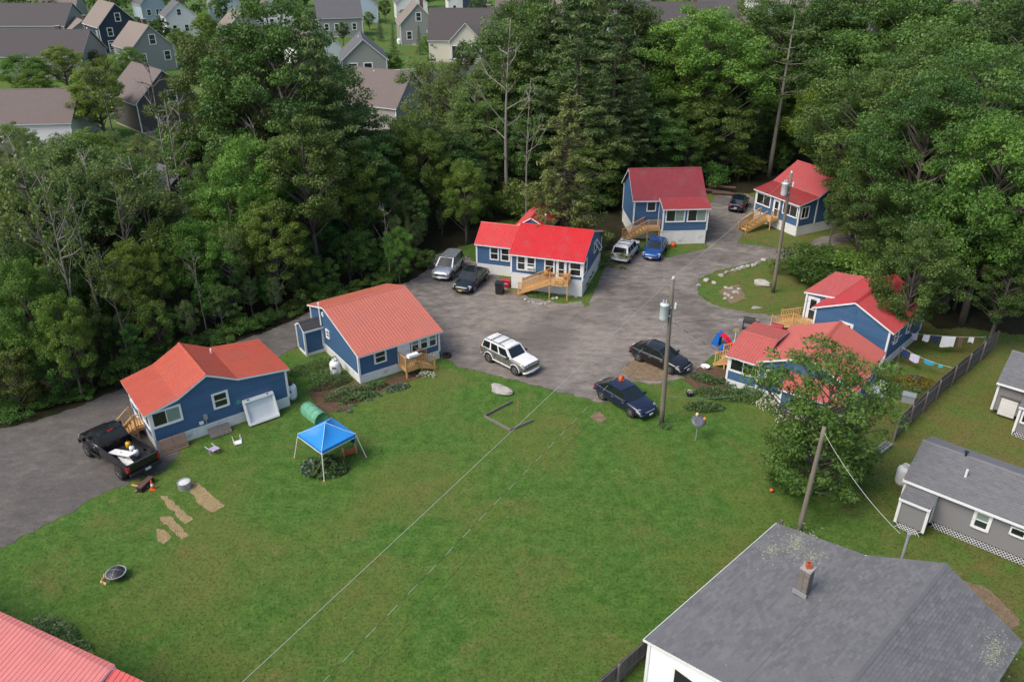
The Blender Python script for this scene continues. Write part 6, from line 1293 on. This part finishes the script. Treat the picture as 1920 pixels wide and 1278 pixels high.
# --- rows behind the woods edge
rn = random.Random(21)
def row(x0, x1, step, off, top, kinds, jit=.5, w=1.0, lim=None):
    x = x0
    while x < x1:
        xx = x + rn.uniform(-.4, .4) * step; Y = edgeY(xx) + off * rn.uniform(1 - jit, 1 + jit)
        hgt = rn.uniform(*top); ty = topx((0, Y, hgt))[1]
        if 225 < xx < 345 and ty < 330: x += step; continue
        tree(rn.choice(kinds), xx, ty, Y, w * rn.uniform(.9, 1.2)); x += step * rn.uniform(.8, 1.2)
row(-60, 800, 36, 1.2, (.7, 1.9), ['shrub'], .5, .85); row(-60, 830, 32, 3.2, (2.5, 6.0), ['sapling', 'sapling', 'birch'], .5, .85); row(-80, 880, 48, 6.5, (5.5, 9.5), ['sapling', 'birch', 'maple', 'dark'], .4, .8)
row(-80, 900, 66, 12, (8, 13), ['dark', 'birch', 'maple', 'birch'], .3, .85); row(-60, 640, 95, 18, (11, 14), ['dark', 'birch', 'oak'], .2, 1.0); row(0, 330, 90, 27, (8, 11), ['dark', 'maple', 'birch'], .2, 1.1)
row(880, 1170, 34, 2.5, (2.0, 4.0), ['sapling', 'shrub'], .3, 1.0); row(880, 1170, 60, 8, (7, 11), ['dark', 'dark', 'spruce'], .25, 1.1); row(1165, 1500, 42, 2.0, (2.0, 4.0), ['sapling', 'shrub'], .4, 1.1); row(1165, 1480, 62, 7, (8, 12), ['dark', 'spruce', 'dark'], .25, 1.15); row(900, 1480, 75, 15, (12, 16), ['dark', 'pine', 'dark'], .2, 1.1); row(1620, 1960, 55, 4, (5, 9), ['dark', 'sapling'], .4, 1.2)
row(900, 1500, 80, 27, (13, 17), ['pine', 'dark', 'oak'], .15, 1.1); row(1500, 1980, 75, 22, (13, 18), ['dark', 'oak'], .3, 1.2)
tree('yard', 1572, 622, 36.4, 1.0, label='small sparse yard tree in front of the corner-window cottage')
tree('yardlow', 1548, 770, 36.2, .95, label='full leafy lower growth wrapped round the small yard tree', name='yard_bush'); tree('sapling', 1480, 850, 36.6, 1.4, label='leafy bush at the foot of the leaning pole'); tree('sapling', 1625, 830, 37.5, 1.4, label='round leafy bush beside the aluminium ladder')
# --- labels that single each tree out
LM = [('the black pickup', -24, 38), ('the folded-roof cottage', -18, 46), ('the salmon-roofed cottage', -10, 55), ('the silver suv', -6, 70), ('the vivid red cottage', 2, 72), ('the dark red cottage', 16, 82), ('the dark blue car', 25, 88), ('the screened porch cottage', 32, 84), ('the gable cottage', 28, 60), ('the washing line', 30, 55), ('the island pole', 26, 72), ('the brown gabled house', -60, 118), ('the white house with deck', -28, 150), ('the mouth of the gravel lane', -35, 44)]
SPN = dict(oak='dark spreading oak', maple='bright green maple', dark='dense dark green tree', birch='feathery pale birch', sapling='young leafy tree', shrub='low leafy shrub', pine='tall layered pine', thinpine='thin high-branched pine', cedar='conical yellow-green cedar', spruce='narrow dark spruce', dead='bare grey dead tree', sparse='half-bare pale-stemmed tree', yard='yard tree', yardlow='yard bush')
ORD = ['', 'second ', 'third ', 'fourth ', 'fifth ', 'sixth ', 'seventh ', 'eighth ', 'ninth ', 'tenth ', 'eleventh ', 'twelfth ', 'thirteenth ', 'fourteenth ', 'fifteenth ']
grp = {}
for o, k, x, Y, z, lb in TREES:
    o['group'] = ('shrubs along the woods edge' if k == 'shrub' else 'trees of the surrounding woods')
    if lb: del o['group']; continue
    n = min(LM, key=lambda m: (m[1] - x) ** 2 + (m[2] - Y) ** 2); grp.setdefault((k, n), []).append((math.hypot(n[1] - x, n[2] - Y), o))
for (k, n), l in grp.items():
    l.sort(key=lambda q: q[0])
    for i, (_, o) in enumerate(l):
        o['label'] = (SPN[k] + ' closest to ' + n[0]) if i == 0 else '%s %sout from %s' % (SPN[k], ORD[i] if i < 15 else '', n[0])
# --- the far wood beyond the houses: one mass
def far_wood():
    rng = np.random.default_rng(9); C = []; rad = []
    for i in range(190):
        x = rng.uniform(-330, 330); Y = rng.uniform(250, 330) if x < -70 else rng.uniform(310, 400); H = rng.uniform(12, 18)
        for k in range(14): a = rng.uniform(0, 6.28); r = rng.uniform(0, 4.5); z = H * rng.uniform(.15, 1); C.append((x + math.cos(a) * r * (1.1 - z / H * .6), Y + math.sin(a) * r, z)); rad.append(rng.uniform(1.4, 2.6))
    V, F, t = leafquads(np.array(C), np.array(rad), np.full(len(C), 50), rng, .55, .8)
    link('far_woods', fast_mesh('far_woods', V, F, L_OAK, t), kind='stuff', label='dark mass of woods beyond the far houses', cat='woods')
far_wood()
# ================================================================ houses of the subdivision
brickr = mat('red_chimney_brick', (.16, .085, .07), .9, var=.3, scale=5)
BGG = 'houses of the subdivision beyond the trees'
def rf_(n, c): return mat(n, c, .9, var=.18, scale=1.5, obj=.1)
RBR = rf_('brown_shingle', (.135, .108, .098)); RDK = rf_('dark_shingle', (.075, .066, .066)); RTN = rf_('tan_shingle', (.20, .165, .14)); RGY = rf_('slate_shingle', (.10, .10, .105))
def wl(n, c): return mat(n, c, .6, var=.05, obj=.02)
WNV = wl('navy_siding', (.022, .034, .055)); WGR = wl('grey_green_siding', (.24, .245, .225)); WCR = wl('cream_siding', (.55, .52, .43)); WDB = wl('brown_siding', (.075, .066, .062)); WWH = wl('white_siding', (.66, .66, .63)); WLB = wl('pale_blue_siding', (.36, .43, .50)); WBE = wl('beige_siding', (.34, .31, .28))
def bgh(label, px, rot, W, D, ev, rg, roof, wall, wins=(), axis='x', z=0, wing=None, side=(), door=None):
    g = G(*px); h = House('suburban_house', label, (g.x, g.y), rot, BGG, 'house', wall)
    if axis == 'x': h.block('x', 0, W, 0, D, [(-.35, ev - .1), (W / 2, rg), (W + .35, ev - .1)], roof, sk=.3, over=.35, metal=False, skirt=False, lap=.26, parts=None)
    else: h.block('y', 0, W, 0, D, [(-.35, ev - .1), (D / 2, rg), (D + .35, ev - .1)], roof, sk=.3, over=.35, metal=False, skirt=False, lap=.26, parts=None)
    h.box(h._fr('f', 0, W, 0, D), 'foundation', (.05, -D + .05, -.3), (W - .05, .0, .3), STONE)
    f = h._fr('f', 0, W, 0, D); l = h._fr('l', 0, W, 0, D)
    for u, zz, w, hh in wins: h.window(f, u, zz, w, hh, 'hung', .16)
    for u, zz, w, hh in side: h.window(l, u, zz, w, hh, 'hung', .16)
    if door: h.door(f, door, .4, 1.1, 2.1)
    k_ = int(px[0] * 7 + px[1]) % 3; cxx, cyy = (W * .68, D * .62) if axis == 'x' else (W * .72, D * .6)
    if k_ != 1:
        mb = MB(); mb.b2((cxx - .45, cyy - .4, ev), (cxx + .45, cyy + .4, rg + .5)); q = mb.part('chimney', brickr, h.e); mb = MB(); mb.b2((cxx - .52, cyy - .47, rg + .5), (cxx + .52, cyy + .47, rg + .62)); mb.part('chimney_cap', STONE, q)
    if k_ != 0: h.pipe('vent_pipe', [(cxx - 2, cyy - .8, ev + 1), (cxx - 2, cyy - .8, rg - .2)], .09, WHITE)
    h.box(f, 'porch_step', (W * .3, 0, 0), (W * .3 + 1.8, 1.0, .35), STONE)
    return h
bgh('two-storey navy house with white trim and tan roof side', (196, 103), 40, 9.5, 13, 6.3, 11.4, RTN, WNV, ((4.3, 7.4, 1.1, 1.7), (1.9, 4.2, 1.1, 1.7), (6.6, 4.2, 1.1, 1.7), (1.6, 1.0, 1.3, 2.0)), side=((10.5, 3.6, .9, 1.6), (2, 3.6, .9, 1.6)), door=1.5)
bgh('grey gabled house in front of the navy one', (255, 138), 42, 9.0, 11, 4.8, 9.4, RTN, WGR, ((4.2, 5.6, 1.2, 1.8), (1.6, 2.0, 1.2, 1.7), (6.8, 2.2, 1.2, 1.7)))
bgh('dark brown gabled house with brown roof above the dead trees', (268, 252), 44, 9.2, 11, 4.6, 9.0, RBR, WDB, ((5.0, 4.2, 1.2, 1.6), (3.0, 1.4, 1.2, 1.6)))
bgh('small beige house with gabled porch beside the dark roofed houses', (130, 92), 35, 9, 10, 3.6, 6.6, RTN, WBE, ((1.2, 1.4, 1.1, 1.3), (2.8, 1.4, 1.1, 1.3)))
bgh('dark-roofed long house at the top corner, its ridge highest', (-30, 88), 0, 22, 13, 5.2, 10.0, RDK, WGR, axis='y')
bgh('dark-roofed long house just below the top corner one', (-60, 150), 2, 24, 12, 4.6, 9.0, RDK, WGR, axis='y')
bgh('brown-roofed house with white wall low behind the woods', (-70, 281), 6, 15.5, 10, 3.6, 7.4, RBR, WWH, axis='y')
bgh('grey shed-like house half sunk in the left woods', (318, 405), 50, 4.5, 6, 3.0, 4.6, RGY, rf_('charcoal_siding', (.07, .07, .075)))
bgh('white house seen through the oak top', (318, 75), 30, 8, 9, 6.0, 9.5, RGY, WWH, ((1.5, 2, 1, 1.6), (4.6, 2, 1, 1.6), (3.2, 6.2, 1, 1.4)))
bgh('tan-roofed house behind the oak crown', (430, 95), 30, 9, 10, 5.0, 9.0, RTN, WBE, ((1.5, 2, 1, 1.6), (5.6, 2, 1, 1.6)))
bgh('pale house with brown roof behind the oak crown, nearer', (560, 130), 30, 10, 11, 4.6, 8.6, RBR, WWH, ((1.5, 2, 1, 1.6), (5.6, 2, 1, 1.6)))
h = bgh('grey gabled house with white balcony deck and garage door', (648, 184), 12, 8.0, 12, 6.6, 10.2, RGY, WGR, ((1.2, 4.3, 1.4, 1.7), (3.9, 4.3, 1.4, 1.7)))
h.box(h._fr('f', 0, 8, 0, 12), 'garage_door', (1.4, .02, .1), (4.0, .08, 2.5), WHITE); h.box(h._fr('f', 0, 8, 0, 12), 'balcony_deck', (8.1, -2.5, 3.4), (13.2, 0, 3.65), WHITE)
for i in range(6): h.box(h._fr('f', 0, 8, 0, 12), 'balcony_post', (8.3 + i * .95, -.15, 3.65), (8.42 + i * .95, -.05, 4.7), WHITE)
for zz in (3.9, 4.3, 4.65): h.box(h._fr('f', 0, 8, 0, 12), 'balcony_rail', (8.1, -.14, zz), (13.2, -.06, zz + .1), WHITE)
for u in (9, 12.5): h.box(h._fr('f', 0, 8, 0, 12), 'deck_leg', (u, -.3, 0), (u + .2, -.1, 3.4), WHITE)
bgh('broad brown roof of a house half hidden below the balcony house', (745, 252), 62, 9, 12, 4.0, 8.6, RBR, WBE)
bgh('grey-green gabled house with propane tank on its lawn', (753, 86), 12, 9.5, 12, 5.2, 10.2, RTN, WGR, ((4.2, 6.0, 1.2, 1.9), (1.6, 1.6, 1.2, 1.8), (6.9, 1.4, 1.5, 2.1)))
h = bgh('cream house with white gabled sunroom under a dark roof', (806, 118), -2, 18.5, 12, 5.0, 11.2, RDK, WCR, ((15, 2.2, 1.3, 1.9),), axis='y')
h.block('x', 5.2, 12.2, -3.2, 0, [(4.8, 5.0), (8.7, 9.0), (12.6, 5.0)], RTN, sk=.3, over=.4, metal=False, skirt=False, lap=None, parts=None)
sf = h._fr('f', 5.2, 12.2, -3.2, 0)
for u in (.4, 2.6, 4.8): h.window(sf, u, 1.5, 1.8, 2.6, 'slide', .2)
bgh('white twin-gabled house at the top beside the navy gable', (842, 32), 10, 8, 10, 5.5, 9.5, RGY, WWH, ((1.5, 2, 1, 1.6), (4.6, 2, 1, 1.6)))
bgh('navy gable house at the very top edge', (868, 33), 6, 8.5, 10, 6.5, 10.5, RTN, WNV, ((3.3, 4.0, 1.4, 2.2),))
bgh('white house with brown roof behind the grey-green gable', (745, 40), 12, 10, 10, 5.5, 9.5, RBR, WWH, ((2, 2, 1, 1.6),))
h = bgh('dark-roofed house with grey gable dormer above the pines', (1205, 96), -3, 18, 12, 5.0, 11.0, RDK, WGR, ((2, 2, 1.2, 1.6),), axis='y')
h.block('x', 7.2, 13.2, -2.6, 0, [(6.8, 4.4), (10.2, 8.0), (13.6, 4.4)], RTN, sk=.3, over=.3, metal=False, skirt=False, lap=None, parts=None); h.window(h._fr('f', 7.2, 13.2, -2.6, 0), 2.4, 4.4, 1.3, 2.0, 'grid', .18)
bgh('brown-roofed house glimpsed behind the bright maple', (1375, 118), -8, 12, 10, 5.0, 9.5, RBR, WWH, ((2, 2, 1, 1.6), (7, 2, 1, 1.6)), axis='y')
bgh('navy house with white windows glimpsed through the pines', (1588, 140), -6, 10, 9, 6.0, 9.5, RGY, WNV, ((1.2, 4.0, 1.2, 1.9), (4.6, 4.0, 1.2, 1.9), (7.6, 1.2, 1.2, 1.9), (2, 1.2, 1.2, 1.9)))
bgh('tan-roofed house at the top between maple and pine', (1400, 30), -8, 14, 10, 5.0, 9.5, RTN, WWH, axis='y')
bgh('tan-roofed pale house at the top edge beside the oak crown', (650, 45), 8, 10, 10, 5.2, 9.5, RTN, WLB, ((2, 2, 1, 1.6),))
tank((749, 84), 'propane tank on the lawn of the grey-green gabled house', 1.5, .6)
for i, (x, ty, Y, lab) in enumerate(((735, 45, 205, 'slim dark cypress beside the grey-green gabled house'), (785, 48, 205, 'round dark evergreen before the grey-green gabled house'), (710, 25, 230, 'dark evergreen between the far houses'), (850, 10, 300, 'yellow-green tree before the navy gable'), (690, 95, 170, 'shrubby tree by the balcony house'))): tree('spruce' if i < 3 else 'maple', x, ty, Y, .8, label=lab)

for i, (x, ty, Y, k) in enumerate(((20, 20, 250, 'dark'), (135, 18, 245, 'dark'), (295, 30, 225, 'dark'), (380, 20, 215, 'maple'), (470, 10, 235, 'dark'), (600, 15, 240, 'dark'), (720, -5, 270, 'dark'), (820, 15, 250, 'maple'), (900, -10, 240, 'dark'), (955, 20, 200, 'dark'), (1180, 15, 215, 'dark'), (1335, 20, 200, 'dark'), (1420, 30, 170, 'dark'), (1480, 10, 190, 'oak'), (1540, 20, 180, 'dark'), (1690, 15, 175, 'oak'), (1760, -5, 165, 'dark'), (1900, -20, 150, 'oak'), (170, 96, 175, 'shrub'), (185, 105, 170, 'shrub'), (620, 100, 170, 'dark'), (930, 95, 175, 'dark'), (680, 60, 200, 'maple'), (1000, -20, 170, 'dark'), (1240, -10, 260, 'dark'), (60, 60, 200, 'maple'), (1270, 5, 260, 'maple'), (1100, -25, 200, 'oak'), (350, 60, 190, 'maple'), (520, 70, 200, 'maple'))):
    o = tree(k, x, ty, Y, 1.05, label='%s among the far houses, %s from the navy house' % (SPN[k].replace('dense dark', 'dark'), ('first', 'second', 'third', 'fourth', 'fifth', 'sixth', 'seventh', 'eighth', 'ninth', 'tenth', 'eleventh', 'twelfth', 'thirteenth', 'fourteenth', 'fifteenth', 'sixteenth', 'seventeenth', 'eighteenth', 'nineteenth', 'twentieth', 'twenty-first', 'twenty-second', 'twenty-third', 'twenty-fourth', 'twenty-fifth', 'twenty-sixth', 'twenty-seventh', 'twenty-eighth', 'twenty-ninth', 'thirtieth')[sorted(range(30), key=lambda q: abs([20, 135, 295, 380, 470, 600, 720, 820, 900, 955, 1180, 1335, 1420, 1480, 1540, 1690, 1760, 1900, 170, 185, 620, 930, 680, 1000, 1240, 60, 1270, 1100, 350, 520][q] - 210)).index(i)])); o['group'] = 'trees among the far houses'

for i, (x, y, rot, w, roof, wall, lab) in enumerate(((60, 48, 8, 14, RTN, WBE, 'tan house behind the top corner dark roof'), (480, 62, 20, 11, RBR, WWH, 'white house with brown roof, far behind the big oak'), (600, 72, 15, 12, RGY, WGR, 'grey house behind the oak crown beside the pale one'), (930, 60, -4, 14, RBR, WBE, 'beige house behind the bare dead tree tops'), (1020, 58, -6, 14, RTN, WWH, 'white far house behind the tall pines'), (1120, 70, -5, 14, RGY, WLB, 'pale blue far house behind the tall pines'), (1300, 66, -8, 12, RDK, WGR, 'grey far house behind the bright maple top'), (1480, 62, -10, 14, RBR, WCR, 'cream far house behind the thin pine'), (1680, 95, -12, 14, RTN, WGR, 'grey far house behind the pines by the navy one'), (1780, 70, -12, 14, RBR, WWH, 'white far house above the big spreading oaks'), (395, 40, 20, 10, RTN, WLB, 'pale blue far house beside the white one at top'), (270, 42, 38, 8, RGY, WLB, 'pale blue house peeping from behind the navy house'))):
    bgh(lab, (x, y), rot, w, 10, 5.2, 9.6, roof, wall, ((1.6, 2.0, 1.1, 1.6), (4.4, 2.0, 1.1, 1.6), (w - 2.8, 2.0, 1.1, 1.6)), axis='y' if w > 11 else 'x')

for i, (x, ty, Y, k) in enumerate(((330, 50, 205, 'maple'), (415, 55, 190, 'dark'), (545, 45, 215, 'maple'), (640, 40, 220, 'dark'), (730, 95, 160, 'maple'), (805, 60, 195, 'maple'), (870, 75, 165, 'dark'), (255, 30, 250, 'dark'), (10, 55, 235, 'dark'), (165, 60, 215, 'maple'), (760, 15, 260, 'dark'), (690, 20, 255, 'maple'))):
    o = tree(k, x, ty, Y, 1.1, label='%s in the gardens of the far houses, %s from the top corner roof' % (SPN[k].replace('dense ', ''), NTH[sorted(range(12), key=lambda q: [330, 415, 545, 640, 730, 805, 870, 255, 10, 165, 760, 690][q]).index(i)])); o['group'] = 'trees among the far houses'
